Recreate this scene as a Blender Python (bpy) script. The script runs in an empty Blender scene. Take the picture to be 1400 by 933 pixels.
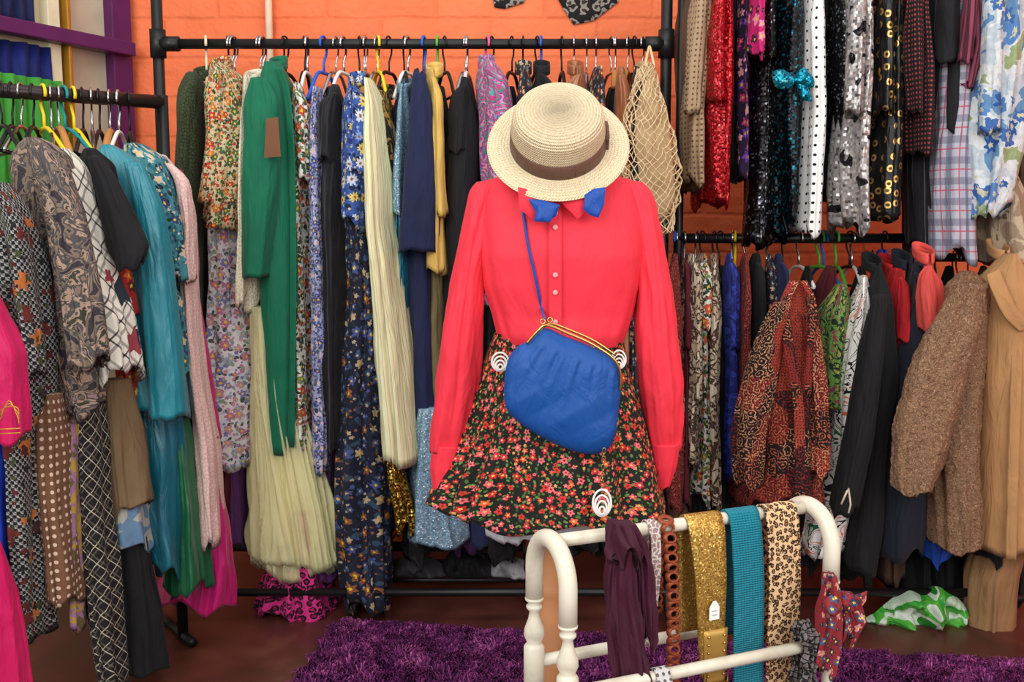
import bpy, math, random
import numpy as np
from mathutils import Vector, Matrix, noise
from mathutils.bvhtree import BVHTree
R=random.Random(7)
F=1361.0; PITCH=math.radians(6.5); CZ=1.3
sc=bpy.context.scene
sc.view_settings.view_transform='Standard'
# ---------- measuring helpers: metres on a vertical plane at distance y ----------
def P(px,py,y):
    a=(px-700)/F; b=(466.5-py)/F
    dy=math.cos(PITCH)+b*math.sin(PITCH); dz=-math.sin(PITCH)+b*math.cos(PITCH)
    t=y/dy
    return Vector((a*t,y,CZ+dz*t))
def FL(px,py,z=0.0):
    a=(px-700)/F; b=(466.5-py)/F
    dy=math.cos(PITCH)+b*math.sin(PITCH); dz=-math.sin(PITCH)+b*math.cos(PITCH)
    t=(z-CZ)/dz
    return Vector((a*t,dy*t,z))
def lin(c):
    return tuple([((v/255)/12.92 if v/255<=.04045 else ((v/255+.055)/1.055)**2.4) for v in c[:3]]+[1])
# ---------- materials ----------
class Mt:
    def __init__(s,name,rough=.8,sheen=.1,metal=0,spec=.3,cloth=True):
        m=bpy.data.materials.new(name); m.use_nodes=True; s.m=m; s.t=m.node_tree
        s.b=s.t.nodes['Principled BSDF']
        s.b.inputs['Roughness'].default_value=rough; s.b.inputs['Metallic'].default_value=metal
        s.b.inputs['Specular IOR Level'].default_value=spec
        s.b.inputs['Sheen Weight'].default_value=sheen*.3
        s.tc=s.t.nodes.new('ShaderNodeTexCoord'); s.uv=s.tc.outputs['UV']; s.ob=s.tc.outputs['Object']
        if cloth: s.cloth()
    def I(s,sock,v):
        if isinstance(v,bpy.types.NodeSocket): s.t.links.new(v,sock)
        else: sock.default_value=v
    def n(s,ty,ins={},**kw):
        nd=s.t.nodes.new(ty)
        for k,v in kw.items(): setattr(nd,k,v)
        for k,v in ins.items(): s.I(nd.inputs[k],v)
        return nd
    def math(s,op,a,b=0.0,c=0.0):
        return s.n('ShaderNodeMath',{0:a,1:b,2:c},operation=op).outputs[0]
    def vm(s,op,a,b=(0,0,0)):
        return s.n('ShaderNodeVectorMath',{0:a,1:b},operation=op).outputs[0]
    def mul(s,v,k):
        if not isinstance(k,tuple): k=(k,k,k)
        return s.vm('MULTIPLY',v,k)
    def mix(s,f,a,b):
        nd=s.n('ShaderNodeMix',data_type='RGBA'); s.I(nd.inputs[0],f); s.I(nd.inputs[6],a); s.I(nd.inputs[7],b)
        return nd.outputs[2]
    def ramp(s,f,cols,pos=None,const=True):
        nd=s.n('ShaderNodeValToRGB',{0:f}); cr=nd.color_ramp
        if const: cr.interpolation='CONSTANT'
        k=len(cols)
        if pos is None: pos=[i/k for i in range(k)]
        cr.elements[0].position=pos[0]; cr.elements[0].color=lin(cols[0])
        if k==1: cr.elements.remove(cr.elements[1])
        else: cr.elements[1].position=pos[1]; cr.elements[1].color=lin(cols[1])
        for i in range(2,k):
            e=cr.elements.new(pos[i]); e.color=lin(cols[i])
        return nd.outputs[0]
    def noise(s,v,scale,detail=2,dist=0):
        return s.n('ShaderNodeTexNoise',{'Vector':v,'Scale':scale,'Detail':detail,'Distortion':dist})
    def vor(s,v,scale=1,rnd=1.0,feature='F1',dim='2D',dist='EUCLIDEAN'):
        nd=s.n('ShaderNodeTexVoronoi',feature=feature,voronoi_dimensions=dim)
        if feature=='F1': nd.distance=dist
        s.I(nd.inputs['Vector'],v); nd.inputs['Scale'].default_value=scale; nd.inputs['Randomness'].default_value=rnd
        return nd
    def sep(s,v):
        nd=s.n('ShaderNodeSeparateXYZ',{0:v}); return nd.outputs
    def bump(s,h,st=.3,d=.005,chain=True):
        nd=s.n('ShaderNodeBump',{'Height':h,'Strength':st,'Distance':d})
        bi=s.b.inputs['Normal']
        if chain and bi.is_linked: s.t.links.new(bi.links[0].from_socket,nd.inputs['Normal'])
        s.t.links.new(nd.outputs[0],bi)
    def cloth(s):
        w=s.noise(s.mul(s.uv,(26,5,1)),1,4,1.3); s.bump(w.outputs[0],.75,.012)
        f=s.noise(s.uv,420,1); s.bump(f.outputs[0],.25,.0015)
    def warp(s,k,scale,detail=2):
        nz=s.noise(s.uv,scale,detail); return s.vm('ADD',s.uv,s.mul(s.vm('SUBTRACT',nz.outputs['Color'],(.5,.5,.5)),k/scale))
    def worn(s,c,scale,amt=.35):  # blends dark grey into the print colours by noise
        nz=s.noise(s.uv,scale,4); f=s.math('MULTIPLY',s.math('SUBTRACT',nz.outputs[0],.35),amt*3)
        f=s.n('ShaderNodeClamp',{0:f}).outputs[0]
        return s.mix(f,c,lin((40,36,40)))
    def col(s,c):
        if not isinstance(c,bpy.types.NodeSocket): c=lin(c)
        s.I(s.b.inputs['Base Color'],c); return s.m
def solid(name,c,rough=.8,sheen=.1,metal=0,spec=.3,cloth=True,var=.18):
    m=Mt(name,rough,sheen,metal,spec,cloth)
    if var:
        nz=m.noise(m.ob,9,3)
        d=tuple(v*(1-var) for v in c)
        return m.col(m.mix(nz.outputs[0],lin(d),lin(tuple(min(255,v*(1+var*.4)) for v in c))))
    return m.col(c)
def satin(name,c): return solid(name,c,.3,.3,0,.7)
def flowers(m,vec,scale,size,petals,seed):
    v=m.vm('ADD',m.mul(vec,scale),(seed*3.7,seed*1.9,0))
    vo=m.vor(v,1,.8)
    df=m.vm('SUBTRACT',v,vo.outputs['Position']); o=m.sep(df); rc=m.sep(vo.outputs['Color'])
    ang=m.math('ARCTAN2',o[1],o[0])
    c=m.math('COSINE',m.math('ADD',m.math('MULTIPLY',ang,petals),m.math('MULTIPLY',rc[0],6)))
    lim=m.math('MULTIPLY',m.math('MULTIPLY_ADD',c,.2,.8),m.math('MULTIPLY_ADD',rc[1],size*.7,size*.5))
    pm=m.math('LESS_THAN',vo.outputs['Distance'],lim)
    cm=m.math('LESS_THAN',vo.outputs['Distance'],m.math('MULTIPLY',lim,.33))
    return pm,cm,rc[2]
def floral(name,bg,cols,scale=22,petals=5,leaf=None,size=.45,center=(240,200,60),rough=.75,extra=None,sheen=.1,small=.36,mottling=.3):
    m=Mt(name,rough,sheen); dv=m.warp(.7,scale*1.6,3)
    base=lin(bg)
    if extra:
        n2=m.noise(m.uv,scale*.8,4,1.0); base=m.mix(m.math('GREATER_THAN',n2.outputs[0],.55),base,lin(extra))
    if leaf:
        pm,cm,r=flowers(m,dv,scale*1.6,.42,2,3.3)
        base=m.mix(pm,base,m.ramp(r,[leaf,tuple(v*.55 for v in leaf)]))
        pm,cm,r=flowers(m,dv,scale*1.9,small,5,8.1)
        base=m.mix(pm,base,m.ramp(r,cols))
    pm,cm,r=flowers(m,dv,scale,size,petals,1.1)
    c=m.mix(pm,base,m.ramp(r,cols)); c=m.mix(cm,c,lin(center))
    if mottling: c=m.worn(c,scale*3,mottling)
    return m.col(c)
def dots(name,bg,dot,scale=35,r=.28,rnd=0.0,rough=.8,ring=False,metal=False):
    m=Mt(name,rough); v=m.vor(m.uv,scale,rnd); k=m.math('LESS_THAN',v.outputs['Distance'],r)
    c=m.mix(k,lin(bg),lin(dot))
    if ring: c=m.mix(m.math('LESS_THAN',v.outputs['Distance'],r*.45),c,lin(tuple(x*.3 for x in dot)))
    if metal: m.I(m.b.inputs['Metallic'],m.math('MULTIPLY',k,.8)); m.b.inputs['Roughness'].default_value=.3
    return m.col(c)
def lines(m,co,scale,w,off=0):
    return m.math('LESS_THAN',m.math('FRACT',m.math('MULTIPLY_ADD',co,scale,off+50)),w)
def plaid(name,bg,c1,c2,scale=14,diag=False,w=.35,fl=None):
    m=Mt(name); v=m.uv
    if diag: v=m.n('ShaderNodeVectorRotate',{'Vector':m.uv,'Angle':.78}).outputs[0]
    o=m.sep(v); c=lin(bg)
    for co in (o[0],o[1]):
        c=m.mix(m.math('MULTIPLY',lines(m,co,scale,w),.55),c,lin(c1))
        c=m.mix(m.math('MULTIPLY',lines(m,co,scale,.07,.3),.9),c,lin(c2))
    if fl:
        pm,cm,r=flowers(m,m.warp(.4,20),9,.4,5,2.2); k=m.math('GREATER_THAN',r,.45)
        c=m.mix(m.math('MULTIPLY',pm,k),c,m.ramp(r,fl))
    return m.col(c)
def stripes(name,cols,scale=40,pos=None,rough=.8,horiz=False):
    m=Mt(name,rough); o=m.sep(m.uv)
    return m.col(m.ramp(m.math('FRACT',m.math('MULTIPLY_ADD',o[1 if horiz else 0],scale,50)),cols,pos))
def blotch(name,cols,scale=14,detail=3,dist=1.2,rough=.75,pos=None,metal=0,stretch=(1,1,1)):
    m=Mt(name,rough,.1,metal); nz=m.noise(m.mul(m.uv,stretch),scale,detail,dist)
    k=len(cols)
    if pos is None: pos=[0]+[.34+.34*i/(k-1) for i in range(1,k)]
    return m.col(m.ramp(nz.outputs[0],cols,pos))
def paisley(name,cols,scale=16,rings=9):
    m=Mt(name); v=m.warp(1.6,scale*.7)
    vo=m.vor(v,scale); f=m.math('FRACT',m.math('ADD',m.math('MULTIPLY',vo.outputs['Distance'],rings*.35),m.sep(vo.outputs['Color'])[0]))
    c=m.ramp(f,cols)
    d=m.vor(m.uv,scale*5); c=m.mix(m.math('LESS_THAN',d.outputs['Distance'],.25),c,lin(cols[0]))
    return m.col(c)
def patchwork(name,dark,cols,motif,scale=11):
    m=Mt(name); v=m.vor(m.warp(.5,14),scale,.8,dist='CHEBYCHEV'); r=m.sep(v.outputs['Color'])
    base=m.ramp(r[0],[dark]+cols)
    w=m.warp(1.3,40,3); a=m.vor(w,scale*3.6,.9); f=m.math('FRACT',m.math('MULTIPLY',a.outputs['Distance'],3.2)); ring=m.math('LESS_THAN',f,.34)
    c=m.mix(m.math('MULTIPLY',ring,.85),base,m.ramp(r[1],motif))
    d=m.vor(m.uv,scale*12,.4); c=m.mix(m.math('LESS_THAN',d.outputs['Distance'],.24),c,lin(dark))
    return m.col(c)
def leopard(name,bg,mid,dark,scale=30,rough=.8,flat=False):
    m=Mt(name,rough,cloth=not flat); v=m.warp(1.1,scale*1.6)
    vo=m.vor(v,scale,.8); d=vo.outputs['Distance']
    c=m.mix(m.math('LESS_THAN',d,.44),lin(bg),lin(dark)); c=m.mix(m.math('LESS_THAN',d,.2),c,lin(mid))
    n2=m.noise(m.uv,scale*2.2,1); c=m.mix(m.math('GREATER_THAN',n2.outputs[0],.62),c,lin(bg))
    return m.col(c)
def sequin(name,c,c2,scale=130,metal=.75,rough=.25,dark=None,k=.9):
    m=Mt(name,rough,0,metal,.6,cloth=False)
    vo=m.vor(m.uv,scale*1.5,.35); g=m.n('ShaderNodeNewGeometry')
    nn=m.vm('NORMALIZE',m.vm('ADD',g.outputs['Normal'],m.mul(m.vm('SUBTRACT',vo.outputs['Color'],(.5,.5,.5)),k)))
    m.I(m.b.inputs['Normal'],nn)
    r=m.sep(vo.outputs['Color'])[1]
    cols=[c,c2,tuple(v*.7 for v in c)]
    col=m.ramp(r,cols,[0,.85,.93])
    if dark:
        nz=m.noise(m.uv,14,2); col=m.mix(m.math('GREATER_THAN',nz.outputs[0],.6),col,lin(dark))
    return m.col(col)
def lace(name,c,c2,scale=60,rough=.85):
    m=Mt(name,rough,.2); v=m.vor(m.warp(.8,scale),scale,.9,'DISTANCE_TO_EDGE'); n2=m.noise(m.uv,scale*.5,2)
    k=m.math('GREATER_THAN',m.math('MULTIPLY_ADD',n2.outputs[0],-.25,v.outputs['Distance']),.0)
    c=m.mix(k,lin(c),lin(c2)); m.bump(v.outputs['Distance'],.4,.003)
    return m.col(c)
def hounds(name,a,b,scale=55,fl=None):
    m=Mt(name); ch=m.n('ShaderNodeTexChecker',{'Vector':m.uv,'Scale':scale*1.0,'Color1':lin(a),'Color2':lin(b)})
    o=m.sep(m.uv); dg=lines(m,m.math('ADD',o[0],o[1]),scale*1.0,.5)
    c=m.mix(m.math('MULTIPLY',dg,.65),ch.outputs[0],lin(a))
    if fl:
        wv=m.warp(.8,25,3); pm,cm,r=flowers(m,wv,14,.36,6,2.2); c=m.mix(m.math('MULTIPLY',pm,m.math('GREATER_THAN',r,.25)),c,m.ramp(r,fl))
        pm,cm,r=flowers(m,wv,30,.3,4,5.2); c=m.mix(pm,c,m.ramp(r,[(64,72,40),(90,30,30),(30,26,28)]))
        c=m.worn(c,60,.3)
    return m.col(c)
# ---------- mesh helpers ----------
COL=sc.collection
def mk(name,verts,faces,mat,uvs=None,smooth=True,parent=None,label=None,cat=None,group=None,kind=None,origin=None):
    verts=np.array([tuple(v) for v in verts],dtype=float)
    lo=verts.min(0); hi=verts.max(0)
    o=np.array(origin) if origin is not None else np.array([(lo[0]+hi[0])/2,(lo[1]+hi[1])/2,lo[2]])
    me=bpy.data.meshes.new(name); me.from_pydata([tuple(v) for v in (verts-o)],[],[tuple(f) for f in faces])
    if uvs is not None:
        ul=me.uv_layers.new(name='UVMap'); li=np.zeros(len(me.loops),dtype=np.int32); me.loops.foreach_get('vertex_index',li)
        ul.data.foreach_set('uv',np.array(uvs,dtype=float)[li].ravel())
    if smooth: me.polygons.foreach_set('use_smooth',[True]*len(me.polygons))
    if mat: me.materials.append(mat)
    me.update()
    ob=bpy.data.objects.new(name,me); COL.objects.link(ob)
    ob['_w']=[float(x) for x in o]
    if parent:
        ob.parent=parent; pw=parent['_w']; ob.location=[o[i]-pw[i] for i in range(3)]
    else: ob.location=o
    if label:
        if not parent and kind is None and len(label.split())<4: label+=' hanging among the other garments'
        ob['label']=label
    if cat: ob['category']=cat
    if group: ob['group']=group
    if kind: ob['kind']=kind
    return ob
def empty(name,loc,label,cat,group=None):
    e=bpy.data.objects.new(name,None); COL.objects.link(e); e.location=loc; e['_w']=[float(x) for x in loc]
    e.empty_display_size=.05; e['label']=label; e['category']=cat
    if group: e['group']=group
    return e
def tube_g(path,r,n=10,closed=False,flat=1.0):
    path=[Vector(p) for p in path]; k=len(path); rr=r if isinstance(r,(list,tuple)) else [r]*k
    V=[];Fc=[];U=[]; up=None; L=0
    for i,p in enumerate(path):
        if closed: t=(path[(i+1)%k]-path[i-1]).normalized()
        else: t=(path[min(i+1,k-1)]-path[max(i-1,0)]).normalized()
        if up is None:
            a=Vector((0,0,1)) if abs(t.z)<.9 else Vector((1,0,0)); up=(a-t*a.dot(t)).normalized()
        else: up=(up-t*up.dot(t)).normalized()
        s=t.cross(up)
        if i: L+=(p-path[i-1]).length
        for j in range(n):
            a=2*math.pi*j/n; V.append(p+(up*math.cos(a)*flat+s*math.sin(a))*rr[i]); U.append((a*rr[i],L))
    m=k if closed else k-1
    for i in range(m):
        for j in range(n):
            a=i*n+j;b=i*n+(j+1)%n;c=((i+1)%k)*n+(j+1)%n;d=((i+1)%k)*n+j; Fc.append((a,b,c,d))
    if not closed:
        Fc.append(tuple(range(n))[::-1]); Fc.append(tuple((k-1)*n+j for j in range(n)))
    return V,Fc,U
def join(parts):
    V=[];Fc=[];U=[]
    for v,f,u in parts:
        b=len(V); V+=list(v); Fc+=[tuple(x+b for x in q) for q in f]; U+=list(u)
    return V,Fc,U
def tube(name,path,r,mat,n=10,closed=False,flat=1.0,**kw):
    V,Fc,U=tube_g(path,r,n,closed,flat); return mk(name,V,Fc,mat,U,**kw)
def lathe_g(prof,n=32,M=None):
    V=[];Fc=[];U=[];L=0
    for i,(r,z) in enumerate(prof):
        if i: L+=math.hypot(r-prof[i-1][0],z-prof[i-1][1])
        for j in range(n+1):
            a=2*math.pi*j/n; v=Vector((r*math.cos(a),r*math.sin(a),z)); V.append(M@v if M else v); U.append((j/n,L))
    for i in range(len(prof)-1):
        for j in range(n):
            a=i*(n+1)+j; Fc.append((a,a+1,a+n+2,a+n+1))
    return V,Fc,U
def smooth_path(pts,n=8,closed=False):
    pts=[Vector(p) for p in pts]; k=len(pts); out=[]
    rng=range(k) if closed else range(k-1)
    for i in rng:
        if closed: a,b,c,d=pts[i-1],pts[i],pts[(i+1)%k],pts[(i+2)%k]
        else: a,b,c,d=pts[max(i-1,0)],pts[i],pts[i+1],pts[min(i+2,k-1)]
        for j in range(n):
            t=j/n; out.append(.5*((2*b)+(c-a)*t+(2*a-5*b+4*c-d)*t*t+(3*b-a-3*c+d)*t**3))
    if not closed: out.append(pts[-1])
    return out
def tri(x): return 2/math.pi*math.asin(max(-1,min(1,math.sin(x))))
def loft_g(rows,yf,hd=.16,front=.85,amp=.008,folds=7,nt=80,nv=42,p=2.5,hem=.014,seed=None,yaw=0,shoulder=True,topamp=.2,crump=.004,cap=True,neck=False,wob=0.0,sharp=.8):
    if seed is None: seed=R.random()*100
    rr=random.Random(seed)
    rows=[tuple(r) for r in rows]
    cx=[];zz=[];ww=[];hh=[]
    for r in rows:
        a=P(r[1],r[0],yf);b=P(r[2],r[0],yf); cx.append((a.x+b.x)/2); zz.append(a.z); ww.append((b.x-a.x)); hh.append(r[3] if len(r)>3 else hd)
    s=np.array([0]+list(np.cumsum(np.abs(np.diff(zz))))); T=np.linspace(0,s[-1],nv)
    def ip(a):
        q=np.interp(T,s,a)
        for _ in range(2):
            q[1:-1]=(q[:-2]+2*q[1:-1]+q[2:])/4
        return q
    cx,zz,ww,hh=ip(cx),np.interp(T,s,zz),ip(ww),ip(hh)
    ph=[rr.random()*6.28 for _ in range(7)]; f2=folds+rr.choice([3,4,5]); f3=max(3,folds//2); dr=rr.uniform(-.8,.8)
    if neck: ww=ww*np.minimum(1,.42+.58*T/.2)
    if wob:
        cx=cx+np.array([wob*noise.noise(Vector((seed,q*3.0,0))) for q in zz]); ww=ww*(1+np.array([.16*noise.noise(Vector((seed+5,q*4,0))) for q in zz]))
    V=[];Fc=[];U=[]; cu=np.zeros(nt+1)
    ca,sa=math.cos(yaw),math.sin(yaw)
    g=lambda x: sharp*tri(x)+(1-sharp)*math.cos(x)
    for i in range(nv):
        t=i/(nv-1); h=hh[i]
        if shoulder: h=h*min(1,.25+T[i]/.16*.75) 
        k=topamp+(1-topamp)*t
        for j in range(nt+1):
            th=math.pi/2+2*math.pi*(j%nt)/nt; c,sn=math.cos(th),math.sin(th)
            x=ww[i]/2*math.copysign(abs(c)**(2/p),c); y=h*math.copysign(abs(sn)**(2/p),sn)
            nx,ny=c*h+1e-6,sn*ww[i]/2; l=math.hypot(nx,ny); nx/=l;ny/=l
            n1=noise.noise(Vector((seed+c*1.5,sn*1.5,zz[i]*1.6)))
            tw=th+.6*n1
            o=amp*k*(g(folds*tw+ph[0]+dr*t)*(1+1.6*n1)+.6*g(f2*tw+ph[1]-1.7*dr*t)*max(0,1-2.2*n1)+.8*math.cos(f3*th+ph[2]+3*dr*t))
            if crump:
                o+=crump*noise.noise(Vector((seed+c*2.2,sn*2.2,zz[i]*8)))+crump*.5*noise.noise(Vector((seed+c*5,sn*5,zz[i]*20)))
            o=max(o,-.45*min(ww[i]/2,h))
            x+=nx*o;y+=ny*o
            z=zz[i]+ (hem*math.cos(2*th+ph[3])+hem*.7*math.cos(5*th+ph[4])+o*.8)*t**3
            yy=y+front*h
            V.append(Vector((cx[i]+x*ca-yy*sa, yf+yy*ca+x*sa, z)))
            if i==nv//2 and j: cu[j]=cu[j-1]+(V[-1]-V[-2]).length
    for i in range(nv):
        for j in range(nt+1): U.append((cu[j]+seed,V[i*(nt+1)+j].z+seed))
        if i<nv-1:
            for j in range(nt):
                a=i*(nt+1)+j; Fc.append((a,a+nt+1,a+nt+2,a+1))
    if cap:
        for i,dz in ((0,.004),(nv-1,.14)):
            ring=[i*(nt+1)+j for j in range(nt+1)]
            c=sum((V[q] for q in ring),Vector())/len(ring); c.z+=min(dz,T[-1]*.4); ci=len(V); V.append(c); U.append(U[ring[0]])
            for j in range(nt):
                f=(ci,ring[j],ring[j+1]); Fc.append(f if i==0 else f[::-1])
    return V,Fc,U
def loft(name,rows,yf,mat,parent=None,label=None,cat=None,group=None,kind=None,**kw):
    V,Fc,U=loft_g(rows,yf,**kw); return mk(name,V,Fc,mat,U,parent=parent,label=label,cat=cat,group=group,kind=kind)
def ribbon_g(path,wdir,w,th=.002,nw=6,rip=0,ripf=2,seed=0):
    path=[Vector(p) for p in path]; k=len(path)
    V=[];Fc=[];U=[];L=0; n=nw+1
    for i,pt in enumerate(path):
        t=(path[min(i+1,k-1)]-path[max(i-1,0)]).normalized(); wd=Vector(wdir[i] if isinstance(wdir,list) else wdir).normalized(); nn=t.cross(wd).normalized()
        if i: L+=(pt-path[i-1]).length
        wi=w[i] if isinstance(w,(list,tuple)) else w
        for sgn in (1,-1):
            for j in range(n):
                u=j/nw-.5; o=rip*math.sin(ripf*6.28*u+seed+L*3)+sgn*th/2
                V.append(pt+wd*u*wi+nn*o); U.append((u*wi+seed,L))
    m=2*n
    for i in range(k-1):
        for j in range(nw):
            a=i*m+j; Fc.append((a,a+1,a+m+1,a+m)); b=i*m+n+j; Fc.append((b,b+m,b+m+1,b+1))
        for j in (0,nw):
            a=i*m+j;b=i*m+n+j; q=(a,a+m,b+m,b); Fc.append(q if j==0 else q[::-1])
    for i in (0,k-1):
        for j in range(nw):
            a=i*m+j;b=i*m+n+j; q=(a,b,b+1,a+1); Fc.append(q if i==0 else q[::-1])
    return V,Fc,U
def ribbon(name,path,wdir,w,mat,parent=None,label=None,cat=None,group=None,**kw):
    V,Fc,U=ribbon_g(path,wdir,w,**kw); return mk(name,V,Fc,mat,U,parent=parent,label=label,cat=cat,group=group)
def puff_g(outline,y,thick,rings=12,n=8,seed=1,wr=.3,wf=12,back=.5,ctr=None,straight=False,dome=2.6):
    base_=[P(q[0],q[1],y) for q in outline]
    if straight:
        pts=[]
        for i,a in enumerate(base_):
            b=base_[(i+1)%len(base_)]
            for j in range(n): pts.append(a.lerp(b,j/n))
    else: pts=smooth_path(base_,n,True)
    k=len(pts)
    c=P(ctr[0],ctr[1],y) if ctr else sum(pts,Vector())/k
    V=[];Fc=[];U=[]
    for sd in (-1,1):
        base=len(V)
        V.append(c+Vector((0,sd*thick*(1 if sd<0 else back),0))); U.append((c.x,c.z))
        for q in range(1,rings+1):
            s=q/rings
            for pt in pts:
                v=c+(pt-c)*s; h=(max(0,1-s**dome))**.6
                wz=noise.noise(Vector((v.x*wf+seed,v.z*wf*.7,seed)))+.5*noise.noise(Vector((v.x*wf*2.7,v.z*wf*1.2,seed+9)))
                yy=sd*thick*(1 if sd<0 else back)*h*(1+wr*wz); V.append(Vector((v.x,y+yy,v.z))); U.append((v.x,v.z))
        for j in range(k):
            a=base+1+j;b=base+1+(j+1)%k; f=(base,a,b); Fc.append(f if sd>0 else f[::-1])
        for q in range(rings-1):
            for j in range(k):
                a=base+1+q*k+j;b=base+1+q*k+(j+1)%k; f=(a,a+k,b+k,b); Fc.append(f if sd>0 else f[::-1])
    return V,Fc,U
def puff(name,outline,y,thick,mat,parent=None,label=None,cat=None,group=None,**kw):
    V,Fc,U=puff_g(outline,y,thick,**kw); return mk(name,V,Fc,mat,U,parent=parent,label=label,cat=cat,group=group)
def box_g(c,sx,sy,sz,rot=0):
    c=Vector(c);V=[]
    for z in (-1,1):
        for a,b in ((-1,-1),(1,-1),(1,1),(-1,1)):
            x,y=a*sx/2,b*sy/2; V.append(c+Vector((x*math.cos(rot)-y*math.sin(rot),x*math.sin(rot)+y*math.cos(rot),z*sz/2)))
    return V,[(3,2,1,0),(4,5,6,7),(0,1,5,4),(1,2,6,5),(2,3,7,6),(3,0,4,7)],[(v.x,v.z) for v in V]
def box(name,c,sx,sy,sz,mat,rot=0,bev=.004,**kw):
    V,Fc,U=box_g(c,sx,sy,sz,rot); ob=mk(name,V,Fc,mat,U,smooth=False,**kw)
    if bev:
        b=ob.modifiers.new('b','BEVEL'); b.width=bev; b.segments=2
    return ob
# ---------- room ----------
def wallmat():
    m=Mt('orange_painted_brick',.6,0,0,.35,cloth=False)
    o=m.sep(m.ob); v=m.n('ShaderNodeCombineXYZ',{0:o[0],1:o[2]}).outputs[0]
    nz=m.noise(m.ob,7,4); v=m.vm('ADD',v,m.mul(m.vm('SUBTRACT',nz.outputs['Color'],(.5,.5,.5)),.02))
    br=m.n('ShaderNodeTexBrick',{'Vector':v,'Scale':1.0,'Mortar Size':.012,'Mortar Smooth':.9,'Brick Width':.42,'Row Height':.15,'Color1':lin((244,116,64)),'Color2':lin((238,106,56)),'Mortar':lin((234,104,54))})
    c=m.mix(m.math('MULTIPLY',nz.outputs[0],.4),br.outputs[0],lin((252,148,98)))
    m.bump(nz.outputs[0],.6,.04); inv=m.math('SUBTRACT',1,br.outputs['Fac']); m.bump(inv,.3,.01)
    return m.col(c)
WM=wallmat()
def quad_wall(name,a,b,h,mat,th=.08):
    a=Vector(a);b=Vector(b); d=(b-a); rot=math.atan2(d.y,d.x); nrm=Vector((-d.y,d.x,0)).normalized()
    c=(a+b)/2+nrm*th/2; c.z=h/2
    return box(name,c,d.length,th,h,mat,rot,bev=0,kind='structure')
quad_wall('wall_back',(-1.49,3.95,0),(3.0,3.95,0),3.0,WM)
quad_wall('wall_left',(-2.6,1.83,0),(-1.49,3.95,0),3.0,solid('cream_wall',(214,196,160),.8,0,cloth=False))
quad_wall('wall_right',(3.0,3.95,0),(3.0,1.0,0),3.0,WM)
def floormat():
    m=Mt('red_brown_concrete',.38,0,0,.5,cloth=False); nz=m.noise(m.ob,3.5,6,.5); n2=m.noise(m.ob,40,3)
    c=m.ramp(nz.outputs[0],[(54,30,27),(90,46,38),(118,68,54)],[.3,.55,.8],False); m.bump(n2.outputs[0],.15,.003)
    m.I(m.b.inputs['Roughness'],m.math('MULTIPLY_ADD',nz.outputs[0],.5,.15)); return m.col(c)
box('floor',(0.2,1.6,-.03),5.6,4.9,.06,floormat(),bev=0,kind='structure')
PUR=solid('purple_paint',(96,36,92),.4,0,cloth=False)
def WP(px,z,off=0):
    a=(px-700)/F
    d=Vector((-.464,-.886,0)); o=Vector((-1.49,3.95,0)); k=a/math.cos(PITCH)*1.0
    s=(k*o.y-o.x)/(d.x-k*d.y); p=o+d*s+Vector((.886,-.464,0))*off; p.z=z; return p
win=empty('window_1',WP(60,1.5),"purple framed window with draped fabric","window"); win['kind']='structure'
def bar(name,px,z1,z2,w,mat,off=.03,par=None,th=.05,**kw):
    a=WP(px,0,off); return box(name,(a.x,a.y,(z1+z2)/2),w,th,z2-z1,mat,rot=math.atan2(.886,.464),parent=par,**kw)
bar('frame_post',172,.6,2.5,.09,PUR,par=win); bar('frame_post',-60,.6,2.5,.06,PUR,par=win)
def wbar(z,h,off,th):
    a=WP(178,z,off);b=WP(-60,z,off); c=(a+b)/2; box('frame_rail',c,(b-a).length,th,h,PUR,rot=math.atan2(.886,.464),parent=win)
wbar(1.97,.05,.07,.06); wbar(2.42,.06,.05,.06); wbar(.62,.06,.05,.06)
bar('cream_post',85,.6,2.5,.05,solid('cream_paint',(238,226,190),.5,0,cloth=False),off=.02,par=win,label='cream window post')
bar('gold_trim',100,.6,2.5,.016,solid('gold_paint',(190,140,50),.35,0,.5,cloth=False),off=.04,par=win,label='gold vertical trim')
bar('pane',130,.6,2.5,.22,solid('beige_panel',(205,190,165),.5,0,cloth=False),off=.0,par=win,th=.02,label='beige panel')
def drape(name,px1,px2,z1,z2,mat,label,cat,off=.07):
    V=[];Fc=[];U=[];n=60;nv=12
    for i in range(nv):
        z=z2+(z1-z2)*i/(nv-1)
        for j in range(n+1):
            p=WP(px1+(px2-px1)*j/n,z,off+.010*math.sin(j*.75+.6*math.sin(i*.5))+.008*math.sin(j*.31+i*.2)); V.append(p); U.append((j/n*.5,z))
    for i in range(nv-1):
        for j in range(n): a=i*(n+1)+j; Fc.append((a,a+1,a+n+2,a+n+1))
    ob=mk(name,V,Fc,mat,U,label=label,cat=cat); s=ob.modifiers.new('s','SOLIDIFY'); s.thickness=.003; return ob
drape('curtain',-60,78,.9,1.93,solid('navy_blue_cloth',(16,30,104),.7),'royal blue gathered curtain in the purple window','curtain',.04)
drape('curtain',-60,60,1.99,2.4,solid('navy_blue_cloth2',(12,22,70),.7),'royal blue gathered upper curtain in the window','curtain',.03)
drape('fabric_drape',-60,62,.9,1.80,solid('green_cloth',(62,150,50),.7),'bright green fabric hung below the blue curtain','fabric',.15)
tube('trim_1',[(P(366,0,3.9).x,3.91,2.9),(P(366,0,3.9).x,3.91,1.2)],.014,solid('cream_pipe',(235,205,175),.5,0,cloth=False),kind='structure')
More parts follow.
